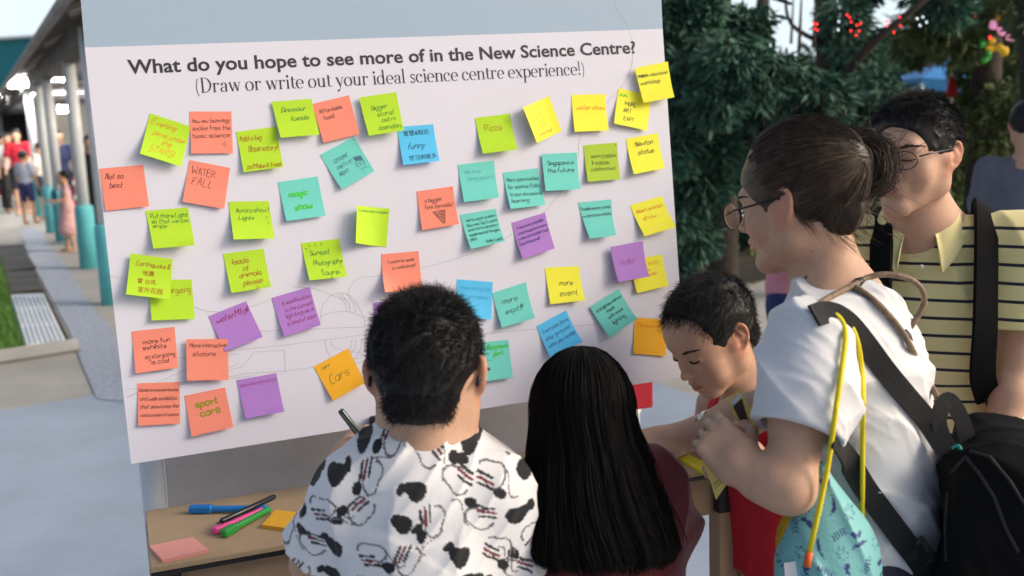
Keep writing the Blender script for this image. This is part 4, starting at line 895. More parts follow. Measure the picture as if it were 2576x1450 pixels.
# nearest conifer: trunk behind the board's right edge, drooping blue-green branches
b = at0(1818, 300, 6.2)
tree(b, [P(1812, 300, 6.2), P(1808, 60, 6.2), P(1800, -260, 6.2), P(1800, -700, 6.3)], .105,
     [([P(1812, 160, 6.2), P(1900, 200, 5.8), P(2020, 240, 5.4)], .03), ([P(1812, 260, 6.2), P(1740, 290, 5.9), P(1650, 360, 5.6)], .03), ([P(1812, 340, 6.2), P(1930, 400, 5.7), P(1980, 470, 5.6)], .03), ([P(1800, -30, 6.2), P(1900, -20, 5.9), P(1990, 10, 5.7)], .03)],
     [(1730, 90, 5.6, 70), (1760, 170, 5.5, 80), (1840, 150, 5.2, 75), (1900, 190, 5.3, 80), (1970, 210, 5.4, 75), (2040, 230, 5.4, 65), (1720, 260, 5.5, 70), (1800, 250, 5.3, 60), (1690, 380, 5.6, 70), (1900, 270, 5.6, 60), (1760, 470, 5.8, 60),
      (1690, 30, 5.6, 60), (1760, 20, 5.6, 50), (1880, 60, 5.8, 50), (1700, 540, 5.8, 60), (1940, 330, 5.7, 50), (2080, 260, 5.5, 45), (1760, -80, 6, 80), (1640, 100, 5.9, 80), (1810, 380, 5.7, 50), (1850, 430, 5.9, 45), (1740, 600, 6, 60), (1690, 690, 6, 50)],
     230, .050, 21, M_fol, "nearest dark green conifer, its drooping branches beside the board's right edge", G)
b = at0(2200, 300, 8.5)
tree(b, [P(2100, 300, 8.5), P(2080, 60, 8.6), P(2060, -260, 8.7)], .14,
     [([P(2090, 260, 8.5), P(2162, 143, 8.2), P(2304, 18, 8), P(2420, -70, 8)], .05), ([P(2090, 120, 8.5), P(1990, 60, 8.3), P(1975, -40, 8.3)], .025), ([P(2010, 130, 8), P(2018, -40, 8)], .016), ([P(2046, 120, 8), P(2055, -40, 8)], .016), ([P(1990, 110, 8), P(1998, -40, 8)], .012)],
     [(2120, 40, 8.4, 55), (2150, 110, 8.4, 60), (2190, 215, 8.3, 60), (2240, 260, 8, 55), (2150, 290, 8.2, 60), (2080, 340, 8.2, 55), (2210, 330, 8, 50), (2000, 400, 8.6, 60), (2100, 440, 8.6, 60), (2170, -40, 8.5, 55), (2330, -50, 8.4, 60), (2390, 20, 8.4, 45), (1930, 470, 8.8, 70)],
     170, .07, 22, M_fol, "conifer with a bare diagonal limb, rising above the woman's head", G)
b = at0(2470, 400, 9.5)
tree(b, [P(2478, 250, 9.5), P(2490, 0, 9.5), P(2500, -260, 9.6)], .16,
     [([P(2485, 150, 9.5), P(2400, 120, 9.2), P(2330, 110, 9)], .04)],
     [(2330, 60, 9, 60), (2400, 110, 9.1, 60), (2380, 30, 9, 65), (2460, 20, 9.2, 70), (2480, 330, 9.3, 70), (2540, 250, 9.2, 60), (2560, 30, 9, 50), (2470, 250, 9.6, 50), (2540, 360, 9.5, 50), (2440, 180, 9.8, 40), (2300, 120, 9.8, 50)],
     150, .065, 23, M_folb, "dark broadleaf tree standing over the grass at the far right", G)
b = at0(2590, 300, 5.6)
tree(b, [P(2585, 300, 5.6), P(2575, 0, 5.6), P(2570, -300, 5.6)], .05, [], [(2600, -60, 5.6, 60), (2640, 60, 5.6, 60), (2640, 200, 5.8, 50)], 60, .07, 24, M_folb, "thin dark trunk cut off by the picture's right edge", G)
for i, (u, v, d, sd, lab) in enumerate(((1690, 420, 11, 31, "bushy dark conifer low behind the board's right edge"), (1900, 420, 12, 32, "dark conifer in the dusk between the board and the woman's head"), (2150, 380, 13.5, 33, "distant conifer hidden behind the woman's bun"), (2330, 350, 15, 34, "rounded dark tree behind the man in yellow"))):
    r = np.random.default_rng(sd); b = at0(u, v, d)
    bl = [(u + r.normal() * 75, v + 230 - k * 27 + r.normal() * 20, d + r.normal() * .4, r.uniform(45, 85)) for k in range(17)]
    tree(b, [P(u, 250, d), P(u + 20, 0, d)], .14, [], bl, 110, .10, sd + 50, M_fol if i < 3 else M_folb, lab, G)
# a far screen of planting, read as one mass
_r = np.random.default_rng(44); _bl = [(u, 290 + _r.normal() * 80, _r.uniform(17, 24), _r.uniform(40, 75)) for u in np.linspace(1480, 2250, 42)] + [(u, 200 + _r.normal() * 110, _r.uniform(20, 26), _r.uniform(40, 70)) for u in np.linspace(2240, 2680, 32)]
_C = np.array([P(*q[:3]) for q in _bl]); _R = np.array([[q[3] * q[2] / FOC] * 3 for q in _bl]); V, F = sprays(_C, _R, 110, .22, 45, .2)
tag(O('far_planting', V, F, M_folb, smooth=False, base=A(4, 20, 0)), kind='stuff')
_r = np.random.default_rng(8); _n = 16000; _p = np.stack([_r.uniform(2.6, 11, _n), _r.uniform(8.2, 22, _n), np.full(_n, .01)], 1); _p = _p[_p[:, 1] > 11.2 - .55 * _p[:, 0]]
blades('lawn_grass', _p, .13, mat('grass_blade_lit', (.17, .24, .05), .7, var=.5, vscale=1), 6, .012)  # lit copy of the grass blades, the light put into its paler colour

# festival lights, canopy and lantern display
Z7 = lambda x, y: ((2600 + x * .58075) * .62891, y * .58075 * .62891)
M_red = mat('red_bulb', (.5, .02, .02), .4, emit=(1, .03, .03), es=3.5); M_cool = mat('cool_bulb', (.7, .8, .8), .4, emit=(.75, .92, 1), es=2.2)
def bulb(x, y, d, m, r, lab, g):
    u, v = Z7(x, y); c = P(u, v, d); b = MB(); b.lathe(c - A(0, 0, r), [(r * .3, 0), (r * .85, r * .4), (r, r), (r * .85, r * 1.6), (r * .35, r * 2), (r * .3, r * 2.7)], 10); tag(b.build('festoon_bulb', m, smooth=True), lab, 'light bulb', g)
for x, y in ((1128, 163), (1150, 168), (1135, 200), (1155, 210), (1385, 152), (1425, 175), (1450, 165), (1383, 215), (1420, 245), (1440, 215), (1357, 105), (1375, 122), (1620, 150), (1640, 150), (1630, 180), (1720, 120), (1725, 180), (1680, 225)):
    bulb(x, y, 7.7, M_red, .006, "red festoon bulb glowing among the conifer branches above the woman", 'red bulbs among the branches')
bulb(2238, 123, 8.6, M_red, .010, "single red bulb glowing high in the tree above the man in yellow", 'single red bulbs'); bulb(2342, 262, 8.6, M_red, .010, "single red bulb glowing just left of the lantern display", 'single red bulbs')
for x, y in ((1300, 150), (1297, 208), (1860, 178), (1905, 155), (1840, 130), (1880, 120)): bulb(x, y, 7.7, M_cool, .006, "pale festoon bulb glowing among the branches above the woman and the man", 'pale bulbs among the branches')
def canopy():
    d = 10.5; q = lambda u, v, dd=0.: P(u, v, d + dd); c = q(2400, 200, .5); e = E('blue_canopy', c * A(1, 1, 0))
    a, b, t = q(2318, 196), q(2478, 206), q(2388, 148, .8); a2, b2_ = a + A(.2, 1.6, 0), b + A(.2, 1.6, 0); t2 = t + A(.1, .2, 0)
    V = [a, b, b2_, a2, t, t2]; dn = A(0, 0, -.12)
    V2 = V + [p + dn for p in V[:4]]
    O('canopy_cloth', V2, [(0, 1, 5, 4), (1, 2, 5), (2, 3, 4, 5), (3, 0, 4), (0, 6, 7, 1), (1, 7, 8, 2), (2, 8, 9, 3), (3, 9, 6, 0)], mat('canopy_blue', (.03, .22, .55), .6, var=.15, vscale=3), e, smooth=False)
    for p in (a, b, b2_, a2): MB().tube([p * A(1, 1, 0), p + dn * .5], .025, 8).build('pole', M_pole, e, smooth=True)
    tag(e, "bright blue festival canopy glimpsed between the trees on the right", 'canopy')
canopy()
def pennant():
    d = 9.8; V = [P(2378, 245, d), P(2412, 248, d), P(2404, 196, d), P(2392, 190, d)]; e = E('red_pennant', at0(2395, 245, d))
    o = O('cloth', np.vstack([V, np.array(V) + A(0, .02, 0)]), [(0, 1, 2, 3), (7, 6, 5, 4), (0, 4, 5, 1), (1, 5, 6, 2), (2, 6, 7, 3), (3, 7, 4, 0)], mat('pennant_red', (.75, .03, .04), .7), e, smooth=False)
    MB().tube([at0(2395, 245, d) + A(0, .03, 0), P(2397, 150, d) + A(0, .03, 0)], .02, 8).build('pole', M_pole, e, smooth=True); tag(e, "red pennant on a pole in front of the blue canopy", 'flag')
pennant()
def lanterns():
    d = 9.0; e = E('lantern_display', at0(2525, 150, d)); r = np.random.default_rng(5)
    for nm, col, es, pts in (('pink_lantern', (.9, .35, .6), .5, [(2500, 62), (2520, 80), (2540, 96), (2552, 88)]), ('amber_lantern', (.75, .45, .03), .15, [(2498, 105), (2515, 120), (2490, 125), (2530, 130), (2556, 60), (2545, 48), (2512, 50)]), ('green_lantern', (.05, .35, .06), .08, [(2470, 110), (2486, 140), (2478, 150)])):
        ml = mat(nm, col, .5, emit=col, es=es)
        for u, v in pts:
            s = SDF()
            for k in range(5): s.ell(P(u + r.normal() * 5, v + r.normal() * 4, d + r.normal() * .03), np.full(3, .022 * r.uniform(.6, 1.2)), k=.03)
            V, F = s.mesh(.012); O(nm, V, F, ml, e)
    tag(e, "festival display of pink, amber and green lanterns at the upper right edge", 'lanterns')
lanterns()
# ---------------------------------------------------------------- people: shared building blocks
def head_ops(s, c, R, k, kid=False, neck_to=None, neck_r=.05, ears=True, mouth_open=0.0):
    """adds a head (local: x right, y forward, z up, chin at -.115, vertex at .115) scaled by k"""
    w = lambda *q: c + R @ (A(*q) * k)
    e = lambda q, r, kk=.02, mode='u', RR=None: s.ell(w(*q), np.array(r) * k, R if RR is None else R @ RR, kk * k, mode)
    cp = lambda a, b, ra, rb=None, kk=.015, mode='u': s.cap(w(*a), w(*b), ra * k, (ra if rb is None else rb) * k, kk * k, mode)
    e((0, -.014, .030), (.0745, .094, .085))
    e((0, .030, -.018), (.0625, .062, .082), .03)
    if kid:
        e((0, .052, .040), (.058, .040, .045), .03)
        for x in (-1, 1):
            cp((x * .048, .006, -.055), (x * .014, .060, -.092), .018, .017, .035)
            e((x * .036, .058, -.046), (.024, .022, .026), .03)
        e((0, .070, -.096), (.017, .014, .013), .022)
    else:
        for x in (-1, 1):
            cp((x * .054, .000, -.062), (x * .013, .066, -.101), .016, .016, .035)
            e((x * .041, .058, -.034), (.020, .018, .020), .03)
        e((0, .076, -.101), (.016, .014, .013), .022)
        cp((-.032, .078, .020), (.032, .078, .020), .012, None, .022)
    for x in (-1, 1): cp((x * .060, -.004, -.015), (x * .053, .002, -.064), .0155, .016, .03)
    # eyes: shallow sockets, lidded globes
    for x in (-1, 1):
        e((x * .032, .098, .000), (.019, .014, .013), .016, 's')
        e((x * .031, .0765, -.001), (.0148, .0125, .0122), .005)
        cp((x * .019, .0885, -.0045), (x * .031, .0905, -.0062), .0016, None, .002, 's'); cp((x * .031, .0905, -.0062), (x * .043, .084, -.0035), .0016, None, .002, 's')
    # nose
    nl = .88 if kid else 1.
    cp((0, .086, .010), (0, .086 + .018 * nl, -.030), .0065, .0085, .014)
    e((0, .086 + .022 * nl, -.033), (.0095, .0095, .0085), .008)
    for x in (-1, 1):
        e((x * .0115, .086 + .010 * nl, -.037), (.0072, .009, .0065), .006)
        e((x * .0062, .086 + .020 * nl, -.0435), (.0034, .0045, .003), .003, 's')
    # mouth
    e((0, .083, -.062), (.024, .013, .016), .016)
    zu, zl = -.0605, -.0715 - mouth_open
    for x in (-1, 1):
        cp((0, .0965, zu), (x * .011, .0945, zu + .0006), .0050, .0046, .004); cp((x * .011, .0945, zu + .0006), (x * .022, .0845, zu - .0045), .0046, .0026, .004)
        cp((0, .0945, zl), (x * .010, .0925, zl + .0003), .0056, .005, .005); cp((x * .010, .0925, zl + .0003), (x * .021, .0835, zl + .0045), .005, .0022, .004)
        cp((0, .1015, (zu + zl) / 2), (x * .022, .0885, (zu + zl) / 2 + .001), .0012 + mouth_open * .5, .0012, .0018, 's')
    e((0, .094, -.083 - mouth_open * .5), (.018, .006, .005), .008, 's')
    if ears:
        for x in (-1, 1):
            t = math.radians(14); RX = np.array([[1, 0, 0], [0, math.cos(t), -math.sin(t)], [0, math.sin(t), math.cos(t)]]); f = x * math.radians(22 if not kid else 30)
            RZ = np.array([[math.cos(f), -math.sin(f), 0], [math.sin(f), math.cos(f), 0], [0, 0, 1]]); RE = RZ @ RX
            ce = A(x * .0775, -.010, -.006); q = lambda *v: tuple(ce + RE @ A(*v))
            e(q(0, 0, .004), (.0065, .0185, .0300), .005, 'u', RE); e(q(0, .003, -.021), (.0055, .0105, .0120), .006, 'u', RE)
            an = np.radians(np.linspace(15, 262, 13)); hx = [q(x * (.0042 - .0015 * (t < .6)), .0162 * math.cos(t) - .002 * math.sin(t), .0035 + .0262 * math.sin(t)) for t in an]
            for i in range(12): cp(hx[i], hx[i + 1], .0034 if i < 9 else .0038, None, .003)
            e(q(x * .0075, .0015, .0075), (.0052, .0105, .0170), .004, 's', RE); e(q(x * .0075, .004, -.008), (.0062, .0075, .0085), .004, 's', RE)
            cp(q(x * .005, .0155, -.004), q(x * .004, .014, -.012), .0038, None, .004)
            cp(q(x * .0035, .004, .016), q(x * .004, -.006, .006), .0028, None, .004)
            cp((x * .066, .004, -.012), tuple(ce), .012, .006, .012)
    if neck_to is not None:
        s.cap(w(0, -.026, -.045), neck_to, neck_r * .98, neck_r * 1.06, .03)
        s.cap(w(0, .010, -.070), neck_to + R @ A(0, .008, 0), neck_r * .6, neck_r * .75, .02)
    return w

def skin_paint(V, c, R, k, base, lip, seed=0):
    q = (V - c) @ R / k
    r = np.tile(np.array(base), (len(V), 1))
    def mix(m, col, amt): r[:] = r * (1 - (m * amt)[:, None]) + np.array(col) * (m * amt)[:, None]
    g = lambda p, s: np.exp(-((((q - A(*p)) / A(*s)) ** 2).sum(1)))
    ml = np.clip(1.25 * np.exp(-(((q[:, 2] + .0662) / .0105) ** 2 + (q[:, 0] / .0200) ** 4)) * (q[:, 1] > .078), 0, 1) ** 1.4
    mix(ml, lip, .8)
    red = tuple(A(*base) * A(1.04, .74, .68))
    for x in (-1, 1):
        mix(g((x * .044, .06, -.036), (.022, .03, .020)), red, .35)
        mix(np.clip((np.abs(q[:, 0]) - .070) / .010, 0, 1) * (np.abs(q[:, 2] + .005) < .045), red, .45)
        mix(g((x * .031, .088, .0), (.016, .012, .009)), tuple(A(*base) * A(.80, .70, .66)), .45)
    mix(g((0, .108, -.034), (.013, .014, .012)), red, .35)
    return r

def scalp(n, seed, hairline, c, R, k, r=(.0745, .094, .085), oc=(0, -.014, .030)):
    """random points over the hair-bearing scalp: positions, normals (world), local coordinates"""
    g = np.random.default_rng(seed); d = g.normal(size=(n * 4, 3)); d /= np.linalg.norm(d, axis=1)[:, None]
    p = A(*oc) + d * A(*r); ok = hairline(p); p, d = p[ok][:n], d[ok][:n]
    nn = d / A(*r); nn /= np.linalg.norm(nn, axis=1)[:, None]
    return c + (p * k) @ R.T, nn @ R.T, p

def trace(s, p, d, n=14):
    """slide points along directions d until they meet the solid's surface"""
    p = p.copy(); big = A(50, 50, 50)
    for _ in range(n): p = p + d * (s.ev(p, -big, big) * .8)[:, None]
    return p
def brow_lash(s, c, R, k, parent, m, kid=False):
    g = np.random.default_rng(4); fw = R @ A(0, -1, 0)
    def place(hs):
        q = np.array(hs); sh = q.shape; q = q.reshape(-1, 3); q[:, 1] = .125
        off = np.array(hs).reshape(-1, 3)[:, 1]
        p = trace(s, c + (q * k) @ R.T, np.tile(fw, (len(q), 1))); return (p + off[:, None] * k * (R @ A(0, 1, 0))).reshape(sh)
    hs = []
    for x in (-1, 1):
        for t in np.linspace(0, 1, 40):
            b = A(x * (.015 + .033 * t), .0004, .0185 + .0060 * math.sin(t * 2.3) - .002 * t) + A(0, 0, g.normal() * .0016 * (1 - .5 * t))
            hs.append([b, b + A(x * .004, .0008, .0012), b + A(x * .0075, .0006, .0002 - .0012 * t)])
    O('eyebrow', *tubes(place(hs), .00055 * k), m, parent)
    hs = []
    for x in (-1, 1):
        for t in np.linspace(0, 1, 46):
            xx = .0185 + .0250 * t; z = -.0044 - .0024 * math.sin(t * 3.1) + .0012 * t
            hs.append([A(x * xx, .0002, z + .0006), A(x * (xx + .0008 * t), .0022, z - .0010), A(x * (xx + .002 * t), .0042, z - .0012)])
    O('eyelash', *tubes(place(hs), .0006 * k), m, parent)

def hand_ops(s, wr, R, k, curls, thumb=(.5, .4), spread=.12, r0=.0085):
    """R columns: across (towards the thumb), along the fingers, back of the hand; curls: bend of each finger (index..little)"""
    w = lambda *q: wr + R @ (A(*q) * k)
    s.box(w(0, .042, 0), A(.036, .040, .0125) * k, R, .011 * k, .010 * k)
    s.cap(w(0, -.02, 0), w(0, .02, 0), .025 * k, .027 * k, .02 * k)
    s.ell(w(.022, .030, -.008), A(.017, .028, .015) * k, R, .012 * k); s.ell(w(-.024, .030, -.007), A(.013, .03, .013) * k, R, .012 * k)
    L = [(.040, .025, .020), (.044, .029, .021), (.041, .027, .020), (.032, .020, .018)]
    for i in range(4):
        x = .027 - .018 * i; p = A(x, .080 - .003 * abs(i - 1), .001); a = 0.; sp = spread * (1.5 - i) * .35
        rr = r0 * (1, 1.03, .98, .86)[i]
        for j in range(3):
            a += curls[i] * (1.0, 1.15, .8)[j]
            q = p + L[i][j] * A(math.sin(sp) * math.cos(a), math.cos(sp) * math.cos(a), -math.sin(a))
            s.cap(w(*p), w(*q), rr * (1 - .07 * j) * k, rr * (1 - .07 * (j + 1)) * k, .0035 * k)
            if j < 2: s.ell(w(*q), np.full(3, rr * 1.04 * (1 - .07 * j)) * k, None, .003 * k)
            p = q
    p = A(.028, .018, -.006); d = nrm(A(math.sin(.9 - thumb[0] * .6), math.cos(.9 - thumb[0] * .6), -.35 - thumb[1] * .5))
    for j, (l, r) in enumerate(((.042, .0115), (.030, .0098), (.024, .0088))):
        q = p + d * l; s.cap(w(*p), w(*q), r * k, r * .9 * k, .006 * k); p = q; d = nrm(d + A(-.55 * thumb[1], .15, -.35 * thumb[1]))

SKIN = dict(light=(.56, .335, .225), tan=(.47, .265, .165), pale=(.62, .40, .29))
M_skin = mat('skin', (.5, .3, .2), .5, attr='tint', sss=.10, spec=.32, bump=.16, bscale=520, var=.07, vscale=70)
M_hairk = mat('hair_black', (.009, .0085, .0085), .5, spec=.3)
M_hairb = mat('hair_brown', (.045, .028, .018), .42, spec=.5, var=.5, vscale=40)
M_brow = mat('brow_hair', (.02, .015, .012), .6)

def skin_obj(s, vox, c, R, k, base, lip, lab, cat='person', extra=None, iters=1):
    V, F = s.mesh(vox, iters); col = skin_paint(V, c, R, k, base, lip)
    if extra: col = extra(V, col)
    b = A(V[:, 0].mean(), V[:, 1].mean(), max(0., V[:, 2].min()))
    return tag(O('person', V, F, M_skin, base=b, cols=col), lab, cat)

# background people: simple but whole figures
def simple_person(base, H, yaw, shirt, pants, hair, lab, arms=(.25, .25), fore=(.3, .3), long_hair=False, dress=False, skin=SKIN['light'], vox=.012, lean=0., stride=.05, sleeve=.6, bald=False):
    base = np.asarray(base, float); k = H / 1.7
    f = A(math.sin(yaw), math.cos(yaw), 0); R = frame_f(f); w = lambda x, y, z: base + R @ (A(x, y + lean * max(0, z - .9), z) * k)
    hc = w(0, .02, 1.585); s = SDF(); hk = k * (1.0 if H > 1.4 else 1.22)
    nb = w(0, -.01, 1.40)
    head_ops(s, hc, R, hk, kid=H < 1.4, neck_to=nb, neck_r=.05 * k)
    sh = [w(x * .165, 0, 1.38) for x in (-1, 1)]
    s.cap(sh[0], sh[1], .045 * k, k=.05); s.ell(w(0, 0, 1.2), A(.15, .095, .2) * k, R, .05); s.ell(w(0, 0, .98), A(.145, .095, .14) * k, R, .05)
    J = []
    for i, x in enumerate((-1, 1)):
        el = w(x * (.20 + .10 * arms[i]), .05 * fore[i], 1.10); wr = el + R @ (A(-x * .04 * fore[i], math.sin(fore[i] * 1.6), -math.cos(fore[i] * 1.6)) * .25 * k)
        s.chain([sh[i], el, wr], [.046 * k, .038 * k, .027 * k]); hd = nrm(wr - el); s.ell(wr + hd * .05 * k, A(.02, .02, .045) * k, frame_z(hd), .02)
        for q in range(4): s.cap(wr + hd * .08 * k + R @ A((q - 1.5) * .014 * k, 0, 0), wr + hd * (.15 - .01 * abs(q - 1)) * k + R @ A((q - 1.5) * .014 * k, .01 * k, 0), .007 * k, k=.004)
        J.append((sh[i], el, wr))
        kn = w(x * .10, stride * x * .5 + .02, .50); an = w(x * .10, stride * x, .09)
        s.chain([w(x * .09, 0, .92), kn, an], [.08 * k, .055 * k, .038 * k]); s.ell(w(x * .105, stride * x + .06, .035), A(.042, .115, .04) * k, R, .02)
    o = skin_obj(s, vox, hc, R, hk, skin, tuple(A(*skin) * A(.95, .6, .55)), lab, iters=1)
    t = SDF(); t.cap(sh[0], sh[1], .056 * k, k=.04); t.ell(w(0, 0, 1.2), A(.165, .112, .21) * k, R, .05); t.ell(w(0, 0, .98), A(.16, .112, .16) * k, R, .05)
    for a, el, wr in J: t.cap(a, a + (el - a) * sleeve, .06 * k, .064 * k, .03)
    t.half(w(0, 0, .86), A(0, 0, -1)) if not dress else t.cap(w(0, 0, .95), w(0, .0, .42 if H > 1.4 else .5), .14 * k, .21 * k, .06)
    t.ell(w(0, .03, 1.47), A(.075, .085, .055) * k, R, .01, 's'); t.warp(folds(int(H * 997) % 97, .008, 26))
    V, F = t.mesh(vox); O('dress' if dress else 'shirt', V, F, mat('cloth', shirt, .85, var=.06, vscale=12, bump=.2, bscale=200), o)
    if pants is not None:
        t = SDF(); zl = .09 if pants[1] else .52
        t.ell(w(0, 0, .93), A(.155, .108, .13) * k, R, .04)
        for x in (-1, 1): t.chain([w(x * .09, 0, .90), w(x * .10, stride * x * .5 + .02, .50), w(x * .10, stride * x, .09)], [.098 * k, .078 * k, .062 * k], .03)
        t.half(w(0, 0, zl), A(0, 0, -1)); t.half(w(0, 0, 1.02), A(0, 0, 1)); t.warp(folds(5, .008, 24))
        V, F = t.mesh(vox); O('trousers' if pants[1] else 'shorts', V, F, mat('cloth', pants[0], .85, var=.08, vscale=10), o)
    t = SDF(); e = lambda q, r, kk=.02, m='u': t.ell(hc + R @ (A(*q) * hk), A(*r) * hk, R, kk * hk, m)
    e((0, -.018, .036), (.083, .102, .088)); e((0, .095, -.035), (.085, .085, .075), .02, 's')
    if long_hair: t.cap(hc + R @ (A(0, -.05, .0) * hk), hc + R @ (A(0, -.085, -.28) * hk), .085 * hk, .06 * hk, .03)
    else: t.half(hc + R @ (A(0, -.02, -.055) * hk), R @ A(0, .5, -1), .01)
    t.warp(folds(3, .004, 70)); V, F = t.mesh(vox * .7); O('hair', V, F, hair, o)
    return o, w
# ---------------------------------------------------------------- the people at the board
LIP = (.40, .16, .12)
def short_hair(par, c, R, k, hairline, cutters, n, length, seed, lift=.55, comb=(0, .3, -.2), m=None, thick=.009, rad=.00042, whorl=None, wob=.004, lenf=None, nape=False):
    """a close mass of hair over the scalp plus thousands of single hairs"""
    t = SDF(); t.ell(c + R @ (A(0, -.014, .030) * k), (A(.0745, .094, .085) + thick) * k, R, .01)
    if nape: t.ell(c + R @ (A(0, -.050, -.036) * k), A(.048, .046, .044) * k, R, .02)
    for q, r in cutters: t.ell(c + R @ (A(*q) * k), A(*r) * k, R, .006 * k, 's')
    t.warp(folds(seed, .0035, 110, 4))
    V, F = t.mesh(.003)
    p, nn, q = scalp(n, seed, hairline, c, R, k)
    if nape:
        p2, n2, q2 = scalp(n // 5, seed + 1, lambda z: (z[:, 1] < -.045) & (z[:, 2] > -.066), c, R, k, (.048, .046, .044), (0, -.050, -.036))
        p, nn, q = np.concatenate([p, p2]), np.concatenate([nn, n2]), np.concatenate([q, q2])
        n = len(p)
    g = np.random.default_rng(seed); cb = R @ A(*comb)
    d = nn * lift + (cb - nn * (nn @ cb)[:, None]) + g.normal(size=p.shape) * .22
    if whorl is not None:
        wc = c + R @ (A(*whorl) * k); rad_v = p - wc; tv = np.cross(nn, rad_v / (np.linalg.norm(rad_v, axis=1)[:, None] + .02)); d += tv * .35 + (rad_v / (np.linalg.norm(rad_v, axis=1)[:, None] + .01)) * .35
    d /= np.linalg.norm(d, axis=1)[:, None]
    L = length * g.uniform(.55, 1.15, n) if lenf is None else length * g.uniform(.6, 1.1, n) * lenf(q)
    S = strands(p + nn * thick * k * .75, d, 5, L[:len(p)], rad, (cb * .35 + A(0, 0, -.12))[None] * np.ones((len(p), 1)), wob, seed=seed)
    return O('hair', *merge((V, F), S), m or M_hairk, par)

# ===== the boy in the patterned T-shirt, seen from behind
def boy_back():
    c = P(1076, 940, 1.43); f = A(math.sin(.14) * math.cos(.24), math.cos(.14) * math.cos(.24), -math.sin(.24)); R = frame_f(f); k = .93
    nb = P(1082, 1178, 1.435); s = SDF(); head_ops(s, c, R, k, True, nb, .042)
    sL, sR = P(886, 1236, 1.43), P(1240, 1230, 1.42); eL, wL = P(788, 1415, 1.49), P(872, 1146, 1.62); eR, wR = P(1296, 1480, 1.47), P(1265, 1330, 1.66)
    s.cap(sL, sR, .036, k=.05); s.cap(nb, (sL * .35 + sR * .65), .04, .03, .05); s.cap(nb, (sL * .65 + sR * .35), .04, .03, .05)
    B = frame_f(A(.05, 1, -.1)); ch, be = P(1070, 1330, 1.445), P(1066, 1560, 1.445)
    s.ell(ch, (.115, .075, .16), B, .04); s.ell(be, (.10, .075, .18), B, .05)
    s.chain([sL, eL, wL], [.036, .031, .023]); s.chain([sR, eR, wR], [.036, .031, .023])
    hd = nrm(P(905, 1095, 1.65) - wL); RH = frame_f(hd, nrm(A(-.5, -.6, .5))); RH = np.array([RH[:, 0], RH[:, 1], RH[:, 2]]).T
    hand_ops(s, wL, RH, .72, (1.0, 1.1, 1.2, 1.25), (.3, .8), .1, .0092)
    hd2 = nrm(A(.1, .9, -.15)); hand_ops(s, wR, frame_f(hd2), .72, (.6, .65, .7, .7), (.3, .6), .1, .0092)
    for sg in (-1, 1):
        hp = be + A(sg * .055, 0, -.10); s.chain([hp, A(hp[0], hp[1] + .01, .40), A(hp[0], hp[1] - .01, .07)], [.075, .05, .035]); s.ell(A(hp[0], hp[1] + .05, .03), (.036, .09, .033), None, .02)
    o = skin_obj(s, .0027, c, R, k, SKIN['light'], LIP, "boy with short black hair and blotch patterned white T-shirt, seen from behind, raising a pen")
    # T-shirt
    t = SDF(); t.cap(sL, sR, .045, k=.05); t.cap(nb - A(0, 0, .045), (sL + sR) / 2, .06, .06, .05); t.ell(ch, (.118, .088, .17), B, .05); t.ell(be, (.106, .088, .20), B, .05)
    ends = []
    for a, e in ((sL, eL), (sR, eR)):
        d = nrm(e - a); q = a + (e - a) * .83; t.cap(a, q + d * .03, .046, .054, .03); ends.append((q, d))
    t.ell(nb + R @ A(0, .012, .028), (.058, .062, .045), B, .006, 's')
    t.half(A(0, 0, .66), A(0, 0, -1))
    t.warp(folds(12, .0065, 30, 4, A(0, 0, 1))); t.warp(folds(14, .004, 55, 3))
    for q, d in ends:
        q2 = q.copy(); dd = d.copy(); ax = dd
        t.ops.append((lambda p, q=q2, d=dd: np.maximum(-((p - q) @ d), np.linalg.norm(p - q, axis=1) - .085), q2 - .1, q2 + .1, 's', .002))
        t.ops.append((lambda p, q=q2, d=dd: np.maximum(np.linalg.norm(p - q - ((p - q) @ d)[:, None] * d, axis=1) - .045, np.abs((p - q) @ d) - .02), q2 - .1, q2 + .1, 's', .002))
    V, F = t.mesh(.0022, 1)
    # printed blots, brush rings and dark red flecks scattered over the cloth (no picture of anything)
    col = np.tile(A(.80, .79, .79), (len(V), 1)); ax = B[:, 0]; uu = (V - ch) @ ax; zz = V[:, 2] - ch[2]; front = ((V - ch) @ B[:, 1]) > .035
    uu = np.where(front, uu + 1.37, uu); g = np.random.default_rng(31)
    spots = [(x * .052 + (.026 if r % 2 else 0) + g.uniform(-.012, .012), r * .047 + g.uniform(-.009, .009), (i + 2 * r) % 3) for r in range(-11, 6) for i, x in enumerate(range(-5, 6))]
    spots += [(a + 1.37, b, q) for a, b, q in spots]
    for a, b, q in spots:
        th = g.uniform(0, 6.28); ca, sa = math.cos(th), math.sin(th); X = (uu - a) * ca + (zz - b) * sa; Y = -(uu - a) * sa + (zz - b) * ca
        wv = .12 * np.sin(3 * np.arctan2(Y, X) + th * 3)
        if q == 0 or q == 1 and g.uniform() < .35:
            m = (np.hypot(X / 1.25, Y) < .0122 * (1 + wv)) | (np.hypot((X - .019), (Y - .005) / 1.6) < .0052); col[m] = (.018, .018, .02)
        else:
            ang = np.arctan2(Y, X); rg = (np.abs(np.hypot(X / 1.5, Y) - .0135 * (1 + wv)) < .0011) & (ang > -1.9); col[rg] = (.14, .13, .14)
            cu = (np.abs(Y - .012 * np.sin(X * 120)) < .0011) & (X > .012) & (X < .046); col[cu] = (.18, .16, .17)
            for j in range(3):
                st = (np.abs(Y + .004 + .006 * j - .15 * X) < .0017) & (X > -.020 + .004 * j) & (X < .004 + .006 * j); col[st] = (.20, .03, .035) if j == 1 else (.03, .028, .03)
            b2_ = np.hypot((X - .022) / 1.4, Y + .014) < .0065; col[b2_] = (.018, .018, .02)
